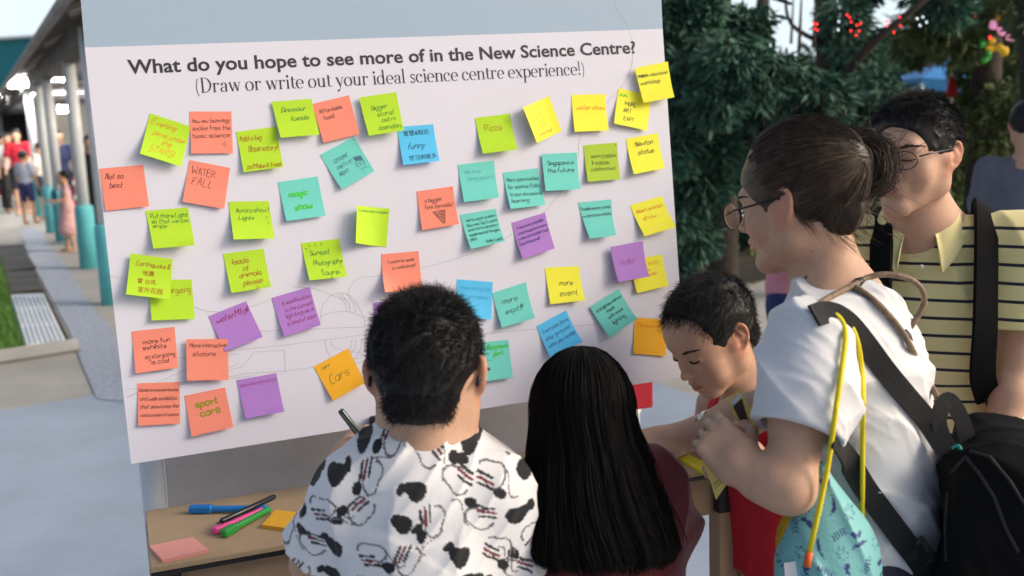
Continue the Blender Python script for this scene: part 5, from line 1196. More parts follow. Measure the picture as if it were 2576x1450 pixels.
    ring = np.hypot(*((V - nb - R @ A(0, .012, .028)) @ B[:, :2]).T)
    o1 = O('t_shirt', V, F, mat('patterned_cotton', (.8, .8, .8), .88, attr='tint', bump=.12, bscale=320, sheen=.1), o, cols=col)
    # neck rib
    m = MB(); a = np.linspace(0, 2 * math.pi, 40); m.tube([nb + B @ A(.057 * math.cos(q), .058 * math.sin(q) + .012, -.012 + .006 * math.sin(q)) for q in a], .005, 8, cap=False); m.build('neck_rib', mat('white_rib', (.80, .79, .79), .9), o1, smooth=True)
    t = SDF(); t.ell(be - A(0, 0, .10), (.115, .09, .12), B, .04)
    for sg in (-1, 1): hp = be + A(sg * .055, 0, -.12); t.chain([hp, A(hp[0], hp[1] + .01, .36)], [.085, .075], .03)
    t.half(A(0, 0, .40), A(0, 0, -1)); V, F = t.mesh(.008); O('shorts', V, F, mat('dark_cotton', (.03, .03, .04), .9), o)
    hl = lambda p: ((p[:, 1] < .045 + (p[:, 2] > .075) * .05) & (p[:, 2] > -.050 - .03 * (p[:, 1] < -.05)) & ~((np.abs(p[:, 0]) > .046) & (p[:, 2] < .010) & (p[:, 1] > -.080)))
    short_hair(o, c, R, k, hl, [((0, .105, -.045), (.10, .09, .085)), ((.102, -.022, -.046), (.047, .066, .058)), ((-.102, -.022, -.046), (.047, .066, .058)), ((0, .0, -.116), (.12, .12, .052))], 14000, .016, 41, .62, (0, .10, -.15), None, .006, .00042, (0, -.070, .095), .003,
               lambda q: np.clip(.30 + (q[:, 2] + .03) * 7, .30, 1.15) * (1 - .45 * np.clip((np.abs(q[:, 0]) - .045) / .03, 0, 1)), nape=True)
    # glasses worn on the face
    gm = mat('spectacle_black', (.015, .015, .016), .3); m = MB(); w = lambda x, y, z: c + R @ (A(x, y, z) * k)
    for x in (-1, 1):
        m.tube([w(x * .070, .095, .004), w(x * .082, .06, .006), w(x * .084, .0, .010), w(x * .082, -.022, -.002), w(x * .080, -.032, -.018)], .0026, 8)
        a = np.linspace(0, 2 * math.pi, 24); m.tube([w(x * .034 + .029 * math.cos(q), .108 - .10 * (x * .034 + .029 * math.cos(q)) ** 2 / .07, -.004 + .019 * math.sin(q)) for q in a], .002, 6)
    m.tube([w(-.008, .112, .002), w(.008, .112, .002)], .002, 6); m.build('glasses', gm, o, smooth=True)
    # the pen in his hand
    a, b = P(856, 1032, 1.60), P(930, 1128, 1.625); d = nrm(b - a); e = E('held_pen', a)
    MB().lathe(a, [(.0040, 0), (.0052, .003), (.0056, .05), (.0056, np.linalg.norm(b - a))], 16, axis=d).build('barrel', mat('pen_dark_green', (.010, .03, .022), .22, spec=.7, coat=.6), e, smooth=True)
    MB().lathe(b, [(.0056, 0), (.004, .012), (.0012, .02)], 14, axis=d).build('tip', M_trim, e, smooth=True)
    m = MB(); sd = nrm(np.cross(d, A(0, 0, 1))); m.box(a + d * .030 - A(0, .0058, 0), (.0012, .026, .0008), np.array([sd, d, np.cross(sd, d)]).T); m.build('clip', mat('pen_clip', (.3, .32, .32), .2, metal=.9), e)
    tag(e, "dark green glossy pen held up by the boy in the patterned T-shirt", 'pen')
boy_back()

# ===== the girl with long black hair, seen from behind
def girl():
    c = P(1466, 1066, 1.49); f = A(math.sin(.10) * math.cos(.33), math.cos(.10) * math.cos(.33), -math.sin(.33)); R = frame_f(f); k = .84
    nb = P(1492, 1185, 1.50); s = SDF(); head_ops(s, c, R, k, True, nb, .044, ears=False)
    sL, sR = P(1366, 1245, 1.51), P(1628, 1232, 1.52); eL, wL = P(1345, 1440, 1.58), P(1420, 1330, 1.72); eR, wR = P(1684, 1350, 1.58), P(1655, 1215, 1.78)
    s.cap(sL, sR, .034, k=.05); B = frame_f(A(.03, 1, -.05)); ch, be = P(1512, 1370, 1.52), P(1524, 1580, 1.52)
    s.ell(ch, (.105, .07, .15), B, .04); s.ell(be, (.095, .07, .18), B, .05)
    s.chain([sL, eL, wL], [.034, .029, .021]); s.chain([sR, eR, wR], [.034, .029, .021])
    for w_, x in ((wL, .1), (wR, -.2)): hand_ops(s, w_, frame_f(nrm(A(x, .95, -.12))), .68, (.5, .55, .6, .65), (.3, .6), .1, .0092)
    for sg in (-1, 1):
        hp = be + A(sg * .055, 0, -.10); s.chain([hp, A(hp[0], hp[1] + .01, .38), A(hp[0], hp[1] - .01, .07)], [.07, .047, .033]); s.ell(A(hp[0], hp[1] + .05, .03), (.034, .085, .032), None, .02)
    o = skin_obj(s, .0035, c, R, k, SKIN['light'], LIP, "girl in a dark red T-shirt with long straight black hair, seen from behind")
    t = SDF(); t.cap(sL, sR, .047, k=.05); t.ell(ch, (.115, .082, .17), B, .05); t.ell(be, (.110, .084, .22), B, .05)
    ends = []
    for a, e in ((sL, eL), (sR, eR)): d = nrm(e - a); t.cap(a, a + (e - a) * .85, .049, .056, .035); ends.append((a + (e - a) * .85, d))
    for q, d in ends: t.ops.append((lambda p, q=q, d=d: np.maximum(-((p - q) @ d), np.linalg.norm(p - q, axis=1) - .08), q - .1, q + .1, 's', .002))
    t.ell(nb + A(0, .01, .03), (.05, .05, .04), None, .006, 's'); t.half(A(0, 0, .60), A(0, 0, -1)); t.warp(folds(22, .007, 28, 4, A(0, 0, 1)))
    V, F = t.mesh(.0045); O('t_shirt', V, F, mat('red_cotton', (.095, .006, .010), .85, var=.06, vscale=10, bump=.2, bscale=250, sheen=.2), o)
    t = SDF(); t.ell(be - A(0, 0, .12), (.115, .09, .12), B, .04)
    for sg in (-1, 1): hp = be + A(sg * .055, 0, -.12); t.chain([hp, A(hp[0], hp[1] + .01, .36)], [.08, .07], .03)
    t.half(A(0, 0, .40), A(0, 0, -1)); V, F = t.mesh(.008); O('shorts', V, F, mat('dark_cotton', (.03, .03, .05), .9), o)
    # hair: a long falling mass and combed single hairs down its outside
    D = [(1466, 1040, .072, .088), (1470, 1095, .076, .085), (1482, 1170, .085, .072), (1500, 1260, .090, .060), (1516, 1330, .095, .050), (1522, 1380, .098, .042), (1522, 1432, .086, .034)]
    cen = [P(u, v, dd) for (u, v, a, b), dd in zip(D, (1.49, 1.487, 1.468, 1.445, 1.428, 1.418, 1.412))]; cen[0] = c + R @ A(0, -.014, .030) * k
    def outline(q):
        """centre and radii of the hair at fraction q of its fall"""
        x = np.clip(q, 0, 1) * (len(D) - 1); i = np.minimum(x.astype(int), len(D) - 2); fr = (x - i)[..., None]
        ce = np.array(cen); r = np.array([d[2:] for d in D]); return ce[i] * (1 - fr) + ce[i + 1] * fr, r[i] * (1 - fr) + r[i + 1] * fr
    hr = A(.0745, .094, .085) * k + .009
    t = SDF(); t.ell(cen[0], hr - .007, R, .02)
    for i in range(len(D) - 1):
        for fr in np.linspace(0, 1, 4):
            ce, r = outline(np.array((i + fr) / (len(D) - 1))); t.ell(ce + A(0, .004, 0), (r[0] - .024, r[1] * .58, .05), None, .012)
    t.ell(c + R @ (A(0, .12, -.05) * k), A(.075, .11, .10) * k, R, .01, 's'); t.half(P(1500, 1330, 1.42), A(0, -.0, -1))
    V, F = t.mesh(.004)
    g = np.random.default_rng(9); n = 7000; ph = g.uniform(-math.pi, math.pi, n); fr_ = np.sin(ph) > .50
    m_ = 22; tt = np.linspace(0, 1, m_); end = g.uniform(.84, 1.0, n) - .03 * np.abs(np.cos(ph)) ** 2 * g.uniform(.3, 1, n) - .05 * np.sin(ph * 5) ** 2
    lock = .0025 * np.sin(ph * 11 + 1) + .0018 * np.sin(ph * 27) + g.uniform(-.004, .003, n); jit = g.normal(size=n)
    Pp = np.zeros((n, m_, 3))
    for j, q in enumerate(tt):
        if q <= .3:
            th = np.where(fr_, math.radians(1 + 60 * q / .3), math.radians(1 + 91 * q / .3)); loc = np.stack([np.cos(ph) * np.sin(th), np.sin(ph) * np.sin(th), np.cos(th)], 1) * (hr + .001)
            Pp[:, j] = cen[0] + loc @ R.T + (lock * .4 * q / .3)[:, None] * np.stack([np.cos(ph), np.sin(ph), 0 * ph], 1)
            last = Pp[:, j]
        else:
            x = (q - .3) / .7; ce, r = outline(x * end); a = ph + .03 * jit * x + .10 * np.sin(x * 4 + ph * 2) * x
            sf = ce + np.stack([np.cos(a) * (r[:, 0] + lock), np.sin(a) * (r[:, 1] + lock), 0 * a], 1); w_ = np.clip(x / .22, 0, 1); w_ = w_ * w_ * (3 - 2 * w_)
            lin = last.copy(); lin[:, 2] = sf[:, 2] + (last[:, 2] - cen[0][2]) * (1 - w_)
            Pp[:, j] = np.where(fr_[:, None], last + R @ A(0, .004, -.010) * x, lin * (1 - w_) + sf * w_)
    _wv = np.random.default_rng(15); _f, _p2, _d2 = _wv.uniform(4, 9, n), _wv.uniform(0, 6, n), _wv.normal(size=(n, 3)) * .0016
    for j in range(m_): Pp[:, j] += _d2 * np.sin(_f * tt[j] + _p2)[:, None]
    for j in range(m_): Pp[:, j] += (np.random.default_rng(5).normal(size=(n, 3)) * (np.random.default_rng(6).uniform(size=(n, 1)) < .03)) * .012 * tt[j] ** 1.2 * A(1, .5, .2)
    rad = .00070 * np.ones((n, m_)) * (1 - .5 * tt[None] ** 3)
    O('hair', *merge((V, F), tubes(Pp, rad)), mat('long_black_hair', (.0085, .0075, .007), .75, spec=.08), o)
girl()
def hair_flow(paths, rad, m, name, par, extra=None, tip=.5):
    p = np.asarray(paths); t = np.linspace(0, 1, p.shape[1]); vf = tubes(p, rad * (1 - (1 - tip) * t ** 2)[None])
    return O(name, *(merge(extra, vf) if extra else vf), m, par)
def strap(pts, w, th, nrm_at, m, name, par, n=10):
    """flat webbing along a path; nrm_at gives the facing direction"""
    p = smooth_path(pts, n); T = np.gradient(p, axis=0); T /= np.linalg.norm(T, axis=1)[:, None]
    N_ = np.array([nrm(nrm_at(q)) for q in p]); S = np.cross(T, N_); S /= np.linalg.norm(S, axis=1)[:, None]; N_ = np.cross(S, T)
    V = np.concatenate([p + S * w / 2 + N_ * th, p - S * w / 2 + N_ * th, p - S * w / 2 - N_ * th * .2, p + S * w / 2 - N_ * th * .2]); k = len(p); F = []
    for i in range(k - 1):
        for a in range(4): b = (a + 1) % 4; F.append((a * k + i, b * k + i, b * k + i + 1, a * k + i + 1))
    F += [(0, k, 2 * k, 3 * k), (4 * k - 1, 3 * k - 1, 2 * k - 1, k - 1)]
    return O(name, V, F, m, par, smooth=False)

# ===== the boy in red, face in three-quarter view
def boy_red():
    c = P(1790, 842, 2.05); hf = A(-.86, -.51, 0); pt = .50; f = hf * math.cos(pt) + A(0, 0, -math.sin(pt)); R = frame_f(f); tl = .10
    R = R @ np.array([[math.cos(tl), 0, math.sin(tl)], [0, 1, 0], [-math.sin(tl), 0, math.cos(tl)]]); k = .93
    nb = P(1893, 1000, 2.13); s = SDF(); head_ops(s, c, R, k, True, nb, .045, mouth_open=.004)
    B = frame_f(A(-.88, -.47, -.1)); sc = P(1895, 1052, 2.15); sL, sR = sc - B[:, 0] * .125, sc + B[:, 0] * .125
    eL, wL = P(1940, 1185, 2.06), P(1880, 1135, 2.03); eR, wR = P(1745, 1200, 2.33), P(1690, 1125, 2.2)
    s.cap(nb, (sL * .6 + sR * .4), .04, .033, .05); s.cap(nb, (sL * .4 + sR * .6), .04, .033, .05); s.cap(sL, sR, .036, k=.05)
    ch, be = sc + A(.02, .02, -.13), sc + A(.04, .03, -.36); s.ell(ch, (.11, .072, .16), B, .04); s.ell(be, (.10, .075, .19), B, .05)
    s.chain([sL, eL, wL], [.036, .031, .023]); s.chain([sR, eR, wR], [.036, .031, .023])
    hand_ops(s, wL, frame_f(nrm(A(-.8, .3, -.12))), .7, (.5, .55, .6, .6), r0=.0092); hand_ops(s, wR, frame_f(nrm(A(-.8, -.3, -.2))), .7, (.5, .55, .6, .6), r0=.0092)
    for sg in (-1, 1):
        hp = be + B[:, 0] * sg * .055 - A(0, 0, .10); s.chain([hp, A(hp[0], hp[1] + .01, .38), A(hp[0], hp[1] + .02, .07)], [.072, .048, .034]); q = A(hp[0], hp[1], .03) + B[:, 1] * A(1, 1, 0) * .05; s.ell(q, (.036, .09, .033), frame_f(B[:, 1] * A(1, 1, 0)), None or .02)
    o = skin_obj(s, .0024, c, R, k, SKIN['light'], (.40, .13, .10), "boy in a red sleeveless top looking down at the table beside the board's right edge")
    brow_lash(s, c, R, k, o, M_brow, True)
    t = SDF(); t.cap(sL * .8 + sR * .2, sL * .2 + sR * .8, .046, k=.05); t.ell(ch, (.122, .086, .17), B, .05); t.ell(be, (.118, .09, .22), B, .05)
    t.ell(nb + B @ A(0, .020, -.005), (.072, .080, .075), B, .006, 's')
    for sg in (-1, 1): t.ell(sc + B[:, 0] * sg * .135 + A(0, 0, -.045), (.042, .08, .075), B, .01, 's')
    t.half(A(0, 0, .62), A(0, 0, -1)); t.warp(folds(61, .006, 30, 4, A(0, 0, 1)))
    V, F = t.mesh(.0045); O('tank_top', V, F, mat('bright_red_cotton', (.52, .012, .022), .8, var=.05, vscale=10, bump=.15, bscale=250), o)
    t = SDF(); t.ell(be - A(0, 0, .10), (.125, .10, .14), B, .04)
    for sg in (-1, 1): hp = be + B[:, 0] * sg * .055 - A(0, 0, .12); t.chain([hp, A(hp[0], hp[1] + .01, .30)], [.09, .085], .03)
    t.half(A(0, 0, .34), A(0, 0, -1)); V, F = t.mesh(.008); O('shorts', V, F, mat('maroon_cotton', (.10, .008, .014), .9), o)
    hl = lambda p: ((p[:, 1] < .062 - .010 * (p[:, 2] < .075)) & (p[:, 2] > .050 - .8 * np.clip(.055 - p[:, 1], 0, .12)) | (p[:, 1] < -.025) & (p[:, 2] > -.052)) & ~((np.abs(p[:, 0]) > .055) & (p[:, 2] < .020) & (p[:, 1] > -.034) & (p[:, 1] < .030))
    short_hair(o, c, R, k, hl, [((0, .114, -.036), (.092, .062, .082)), ((.095, .005, -.040), (.036, .034, .056)), ((-.095, .005, -.040), (.036, .034, .056)), ((0, .04, -.100), (.13, .11, .072))], 12000, .020, 71, .30, (0, .55, -.35), None, .008, .00042, None, .003,
               lambda q: np.clip(.55 + (q[:, 2]) * 5, .3, 1.1), nape=True)
boy_red()

# ===== the woman with tied-back hair
WT = []
def woman():
    c = P(2004, 502, 1.58); hf = nrm(A(-.79, .61, 0)); pt = .20; f = hf * math.cos(pt) + A(0, 0, -math.sin(pt)); R = frame_f(f); k = .875
    nb = P(2110, 775, 1.58); s = SDF(); head_ops(s, c, R, k, False, nb, .048)
    B = frame_f(A(-.86, .42, -.30)); sc = P(2120, 850, 1.56); sL, sR = P(2035, 872, 1.43), P(2170, 822, 1.70)
    eL, wL = P(1985, 1228, 1.37), P(1876, 1184, 1.395)
    eR, wR = P(1975, 1010, 1.74), P(1695, 1108, 1.77)
    s.cap(nb, sL, .04, .036, .06); s.cap(nb, sR, .04, .036, .06)
    ch, be, hp0 = P(2160, 970, 1.57), P(2180, 1200, 1.58), P(2160, 1430, 1.59)
    s.ell(ch, (.13, .085, .16), B, .05); s.ell(be, (.12, .085, .17), B, .05); s.ell(hp0, (.145, .11, .14), B, .05)
    s.chain([sL, (sL + eL) / 2, eL, (eL * .6 + wL * .4), wL], [.042, .038, .032, .030, .0225], .02); s.chain([sR, eR, (eR * .6 + wR * .4), wR], [.042, .036, .034, .0245], .02)
    h1 = nrm(P(1822, 1128, 1.41) - wL); n1 = nrm(A(-.30, -.75, .45)); x1 = nrm(np.cross(h1, n1)); RH = np.array([x1, h1, np.cross(x1, h1)]).T
    hand_ops(s, wL, RH, .88, (1.15, 1.2, 1.25, 1.25), (.2, 1.0), .06)
    h2 = nrm(P(1620, 1118, 1.74) - wR); RH2 = frame_f(h2, nrm(A(-.2, -.55, .8))); hand_ops(s, wR, RH2, .88, (.45, .5, .55, .6), (.3, .5), .1)
    for sg in (-1, 1):
        hq = hp0 + B[:, 0] * sg * .075; s.chain([hq, A(hq[0] - .02, hq[1] + .01, .46), A(hq[0], hq[1], .08)], [.085, .056, .04]); s.ell(A(hq[0] - .05, hq[1] + .02, .035), (.043, .11, .04), frame_f(hf), .02)
    def mole(V, col):
        for u, v in ((2027, 698),):
            d = np.linalg.norm(V - P(u, v, 1.53), axis=1); i = np.argmin(np.linalg.norm((V - EYE) - np.outer((V - EYE) @ nrm(ray(u, v)), nrm(ray(u, v))), axis=1) + 10 * (d > .06)); m = np.linalg.norm(V - V[i], axis=1) < .0028; col[m] = (.12, .05, .03)
        return col
    o = skin_obj(s, .0026, c, R, k, SKIN['light'], (.46, .17, .14), "woman in white T-shirt and glasses, hair in a bun, reaching over the table", extra=mole)
    brow_lash(s, c, R, k, o, M_brow)
    # T-shirt
    t = SDF(); t.cap(sL, (sL + sR) / 2 + A(.01, 0, .01), .054, .05, .05); t.cap(sR, (sL + sR) / 2 + A(.01, 0, .01), .054, .05, .05); t.ell(ch, (.132, .092, .17), B, .05); t.ell(be, (.124, .092, .19), B, .05); t.ell(hp0 + A(.005, 0, 0), (.145, .112, .15), B, .05)
    dL = nrm(eL - sL); q0 = sL + (eL - sL) * .62; t.chain([sL, (sL + q0) / 2 + A(.004, -.006, 0), q0 + dL * .03], [.054, .059, .060], .03)
    dR = nrm(eR - sR); q1 = sR + (eR - sR) * .60; t.chain([sR, q1 + dR * .03], [.056, .068], .03)
    t.warp(folds(82, .012, 20, 4, nrm(A(-.6, .2, .6)))); t.warp(folds(85, .0075, 36, 4, nrm(A(.7, 0, .5)))); t.warp(folds(88, .0015, 75, 3))
    t.ell(nb + A(-.012, .004, .022), (.066, .062, .050), B, .006, 's'); t.half(A(0, 0, .74), A(0, 0, -1))
    for q, d in ((q0, nrm(dL + A(-.15, .0, -.05))), (q1, dR)):
        t.ops.append((lambda p, q=q, d=d: np.maximum(np.maximum(-((p - q) @ d), (p - q) @ d - .30), np.linalg.norm(p - q - ((p - q) @ d)[:, None] * d, axis=1) - .096), q - .32, q + .32, 's', .002))
        t.ops.append((lambda p, q=q, d=d: np.maximum(np.linalg.norm(p - q - ((p - q) @ d)[:, None] * d, axis=1) - .051, np.abs((p - q) @ d) - .03), q - .1, q + .1, 's', .003))
    WT.append(t); V, F = t.mesh(.0032); O('t_shirt', V, F, mat('white_cotton', (.70, .70, .71), .9, var=.02, vscale=6, bump=.10, bscale=380), o)
    t = SDF(); t.ell(hp0 - A(0, 0, .05), (.155, .12, .15), B, .05)
    for sg in (-1, 1): hq = hp0 + B[:, 0] * sg * .075; t.chain([hq, A(hq[0] - .02, hq[1] + .01, .46), A(hq[0], hq[1], .10)], [.098, .075, .06], .03)
    t.half(A(0, 0, .10), A(0, 0, -1)); V, F = t.mesh(.01); O('trousers', V, F, mat('dark_denim', (.03, .035, .05), .9, var=.1), o)
    # ring
    m = MB(); rc = wL + RH @ (A(.009, .108, -.006) * .88); a = np.linspace(0, 2 * math.pi, 22); m.tube([rc + RH @ A(.0098 * math.cos(q), .0, .0098 * math.sin(q)) for q in a], .0016, 6); m.build('ring', mat('ring_silver', (.8, .78, .74), .15, metal=1), o, smooth=True)
    # hair: combed from the hairline to the knot, with a loose bun
    w = lambda x, y, z: c + R @ (A(x, y, z) * k)
    tie = w(0, -.112, .050)
    t = SDF(); t.ell(w(0, -.020, .034), (A(.0745, .094, .085) + A(.0115, .0135, .017)) * k, R, .01)
    t.cap(w(0, -.095, .02), tie, .022, .015, .02); t.ell(w(0, -.064, -.018), A(.046, .035, .045) * k, R, .02)
    t.ell(w(0, .112, -.034), A(.096, .078, .092) * k, R, .008, 's')
    for x in (-1, 1): t.ell(w(x * .098, .006, -.040), A(.038, .036, .050) * k, R, .008, 's')
    t.ell(w(0, .0, -.125), A(.13, .13, .052) * k, R, .01, 's'); t.warp(folds(91, .0035, 80, 4, R[:, 1])); HV = t.mesh(.0032)
    g = np.random.default_rng(17); n = 5200; d = g.normal(size=(n * 3, 3)); d /= np.linalg.norm(d, axis=1)[:, None]; rr = A(.0745, .094, .085) + A(.0125, .0145, .0185)
    q = A(0, -.020, .034) + d * rr
    ok = (((q[:, 1] < .052) & (q[:, 2] > .060 - 1.0 * np.clip(.055 - q[:, 1], 0, .09))) | ((q[:, 1] < -.03) & (q[:, 2] > -.045))) & ~((np.abs(q[:, 0]) > .05) & (q[:, 2] < .012) & (q[:, 1] > -.032)); q = q[ok][:n]; n = len(q)
    tl = A(0, -.112, .050); tt = np.linspace(0, 1, 12); paths = []
    dirs0 = (q - A(0, -.020, .034)) / rr; dt = nrm((tl - A(0, -.020, .034)) / rr); jit = g.normal(size=(n, 3)) * .0022; lift = g.uniform(-.003, .0035, n)
    for x in tt:
        dd = dirs0 * (1 - x) + dt * x; dd /= np.linalg.norm(dd, axis=1)[:, None]
        pt_ = A(0, -.020, .034) + dd * (rr + lift[:, None] * (1 - x * .5)) + jit * math.sin(x * 3.1); paths.append(c + (pt_ * k) @ R.T)
    P1 = np.stack(paths, 1)
    # fuller, looser hair gathered up from the nape
    bc0, br = A(0, -.066, -.022), A(.054, .043, .054); nn2 = 1700; d2 = g.normal(size=(nn2 * 4, 3)); d2 /= np.linalg.norm(d2, axis=1)[:, None]; q2 = bc0 + d2 * br
    ok2 = (q2[:, 2] < -.030) & (q2[:, 1] < -.045) & (np.abs(q2[:, 0]) < .052); d2 = d2[ok2][:nn2]; nn2 = len(d2); top = nrm((tl - bc0) / br); lift2 = g.uniform(-.002, .004, nn2); P2 = []
    for x in tt:
        dd = d2 * (1 - x) + top * x; dd /= np.linalg.norm(dd, axis=1)[:, None]; pt_ = bc0 + dd * (br + lift2[:, None]); pt_ = pt_ * (1 - max(0, x - .8) * 5) + tl * max(0, x - .8) * 5 if x > .8 else pt_
        P2.append(c + (pt_ * k) @ R.T)
    P1 = np.concatenate([P1, np.stack(P2, 1)])
    mh = mat('brown_hair', (.062, .041, .026), .48, spec=.35, var=.5, vscale=60)
    # the bun
    bc = P(2160, 418, 1.59); rng = np.random.default_rng(23); loops = []
    ax0 = nrm(bc - tie); Fb = frame_z(ax0)
    for i in range(1900):
        a0 = rng.uniform(0, 6.28); turns = rng.uniform(2.5, 6.0); R1 = rng.uniform(.016, .046); h0 = rng.uniform(-.036, .032); fl = rng.normal(size=3) * .004; tilt = rng.normal() * .25
        x = np.linspace(0, 1, 16); a = a0 + turns * x; rad = R1 * (1 + .15 * np.sin(3 * a + i)) * (1 + .25 * x * rng.normal() * .6)
        pts = bc + (np.outer(rad * np.cos(a), Fb[:, 0] * 1.02) + np.outer(rad * np.sin(a), Fb[:, 1] * 1.08) + np.outer(h0 + tilt * rad * np.cos(a + 1) + .006 * np.sin(a * 2 + i), ax0)) + fl
        loops.append(pts)
    for i in range(120):
        x = np.linspace(0, 1, 16)[:, None]; st = bc + rng.normal(size=3) * A(.022, .020, .030); dv = nrm(rng.normal(size=3) + A(.3, 0, -.35)); loops.append(st + dv * x * rng.uniform(.035, .070) + rng.normal(size=3) * .03 * x ** 2 + A(0, 0, -.018) * x ** 2)
    t = SDF(); t.ell(bc, (.036, .033, .043), None, .01); t.cap(tie, bc, .018, .024, .02); t.ell(bc + A(.012, 0, .026), (.024, .022, .022), None, .02); t.ell(bc + A(-.006, -.008, -.042), (.026, .024, .024), None, .02); t.warp(folds(95, .005, 75, 4))
    wsp = []
    for i in range(90):
        b = w(rng.uniform(-.05, .05), -.070 + rng.normal() * .010, -.058 + rng.normal() * .012); x = np.linspace(0, 1, 12)[:, None]; wsp.append(b + R @ A(rng.normal() * .012, -.012, -.028) * x * rng.uniform(.5, 1.6) + R @ A(0, -.012, 0) * x * x)
    for i in range(70):
        b = w(-.074, -.020 - rng.uniform(0, .016), -.012 + rng.normal() * .01); x = np.linspace(0, 1, 12)[:, None]; wsp.append(b + R @ A(-.002, -.018, -.036) * x * rng.uniform(.4, 1.3) + R @ A(.008, 0, 0) * x * x)
    for i in range(120):
        q_ = rng.normal(size=3); q_[2] = abs(q_[2]); q_ = nrm(q_); b = c + R @ (A(0, -.02, .034) + q_ * rr); x = np.linspace(0, 1, 12)[:, None]; wsp.append(b + (R @ (q_ * .4 + A(0, -.8, .1))) * x * .03 * rng.uniform(.4, 1.4) + rng.normal(size=3) * .006 * x)
    allp = np.concatenate([P1, np.array(wsp)]); ho = hair_flow(allp, np.r_[np.full(len(P1), .00055), np.full(len(wsp), .00032)][:, None], mh, 'hair', o, HV)
    hair_flow(np.array(loops), .0005, mh, 'hair_bun', ho, t.mesh(.003))
    m = MB(); a = np.linspace(0, 2 * math.pi, 30); tc = tie + ax0 * .012; m.tube([tc + Fb @ A(.020 * math.cos(x), .020 * math.sin(x), 0) for x in a], .006, 8); m.build('hair_tie', mat('tie_black', (.012, .012, .012), .9), ho, smooth=True)
    # glasses
    gm = mat('glasses_frame_dark', (.02, .02, .025), .3, metal=.3); m = MB()
    for x in (-1, 1):
        m.tube([w(x * .062, .104, -.002), w(x * .074, .085, .002), w(x * .079, .03, .006), w(x * .080, .0, .008), w(x * .078, -.018, .000), w(x * .077, -.026, -.014)], .0017, 8)
        a = np.linspace(0, 2 * math.pi, 30); m.tube([w(x * .035 + .027 * math.cos(q), .112 - .08 * abs(.035 + .027 * math.cos(q)) * .35, -.008 + .023 * math.sin(q)) for q in a], .0014, 6, cap=False)
    m.tube([w(-.008, .112, -.004), w(0, .114, -.001), w(.008, .112, -.004)], .0013, 6); go = m.build('glasses', gm, o, smooth=True)
    lm = bpy.data.materials.new('lens'); lm.use_nodes = True; bs = lm.node_tree.nodes['Principled BSDF']; bs.inputs['Transmission Weight'].default_value = 1; bs.inputs['Roughness'].default_value = .02; bs.inputs['IOR'].default_value = 1.25; bs.inputs['Base Color'].default_value = (1, 1, 1, 1)
    for x in (-1, 1):
        a = np.linspace(0, 2 * math.pi, 30)[:-1]; V = [w(x * .035 + .0265 * math.cos(q), .1115 - .08 * abs(.035 + .0265 * math.cos(q)) * .35, -.008 + .0225 * math.sin(q)) for q in a]; V2 = [p - R[:, 1] * .0012 for p in V]; nn = len(V)
        O('lens', V + V2, [tuple(range(nn)), tuple(range(nn, 2 * nn))[::-1]] + [(i, (i + 1) % nn, nn + (i + 1) % nn, nn + i) for i in range(nn)], lm, go, smooth=False)
    return o, sL, nb, B, wL, RH
wo, w_sL, w_nb, w_B, w_wL, w_RH = woman()
# ===== things the woman carries
M_web = mat('black_webbing', (.010, .010, .011), .75, bump=.3, bscale=500)
M_bag = mat('black_nylon', (.006, .006, .0065), .9, var=.2, vscale=9, bump=.15, bscale=260, spec=.1)
def on_shirt(u, v, lift=.002, d=None):
    """where the sight line of a picture point meets the woman's shirt"""
    r = nrm(ray(u, v)); p = (EYE + r * 1.0)[None]; big = A(50, 50, 50)
    for _ in range(60):
        dd = WT[0].ev(p, -big, big)[0]
        if dd < .0008: break
        p = p + r * dd * .7
        if np.linalg.norm(p[0] - EYE) > 2.2: return P(u, v, d or 1.5)
    return p[0] - r * lift
def lay(pts, lift=.003, d=1.5, step=16):
    """a path of picture points laid over the woman's shirt"""
    out = []
    for (a, b), (c, e) in zip(pts[:-1], pts[1:]):
        n = max(1, int(math.hypot(c - a, e - b) / step))
        out += [on_shirt(a + (c - a) * i / n, b + (e - b) * i / n, lift, d) for i in range(n)]
    out.append(on_shirt(*pts[-1], lift, d)); q = np.array(out)
    for _ in range(4): q[1:-1] = np.where(True, .25 * q[:-2] + .5 * q[1:-1] + .25 * q[2:], 0)
    return [p + nrm(EYE - p) * .003 for p in q]
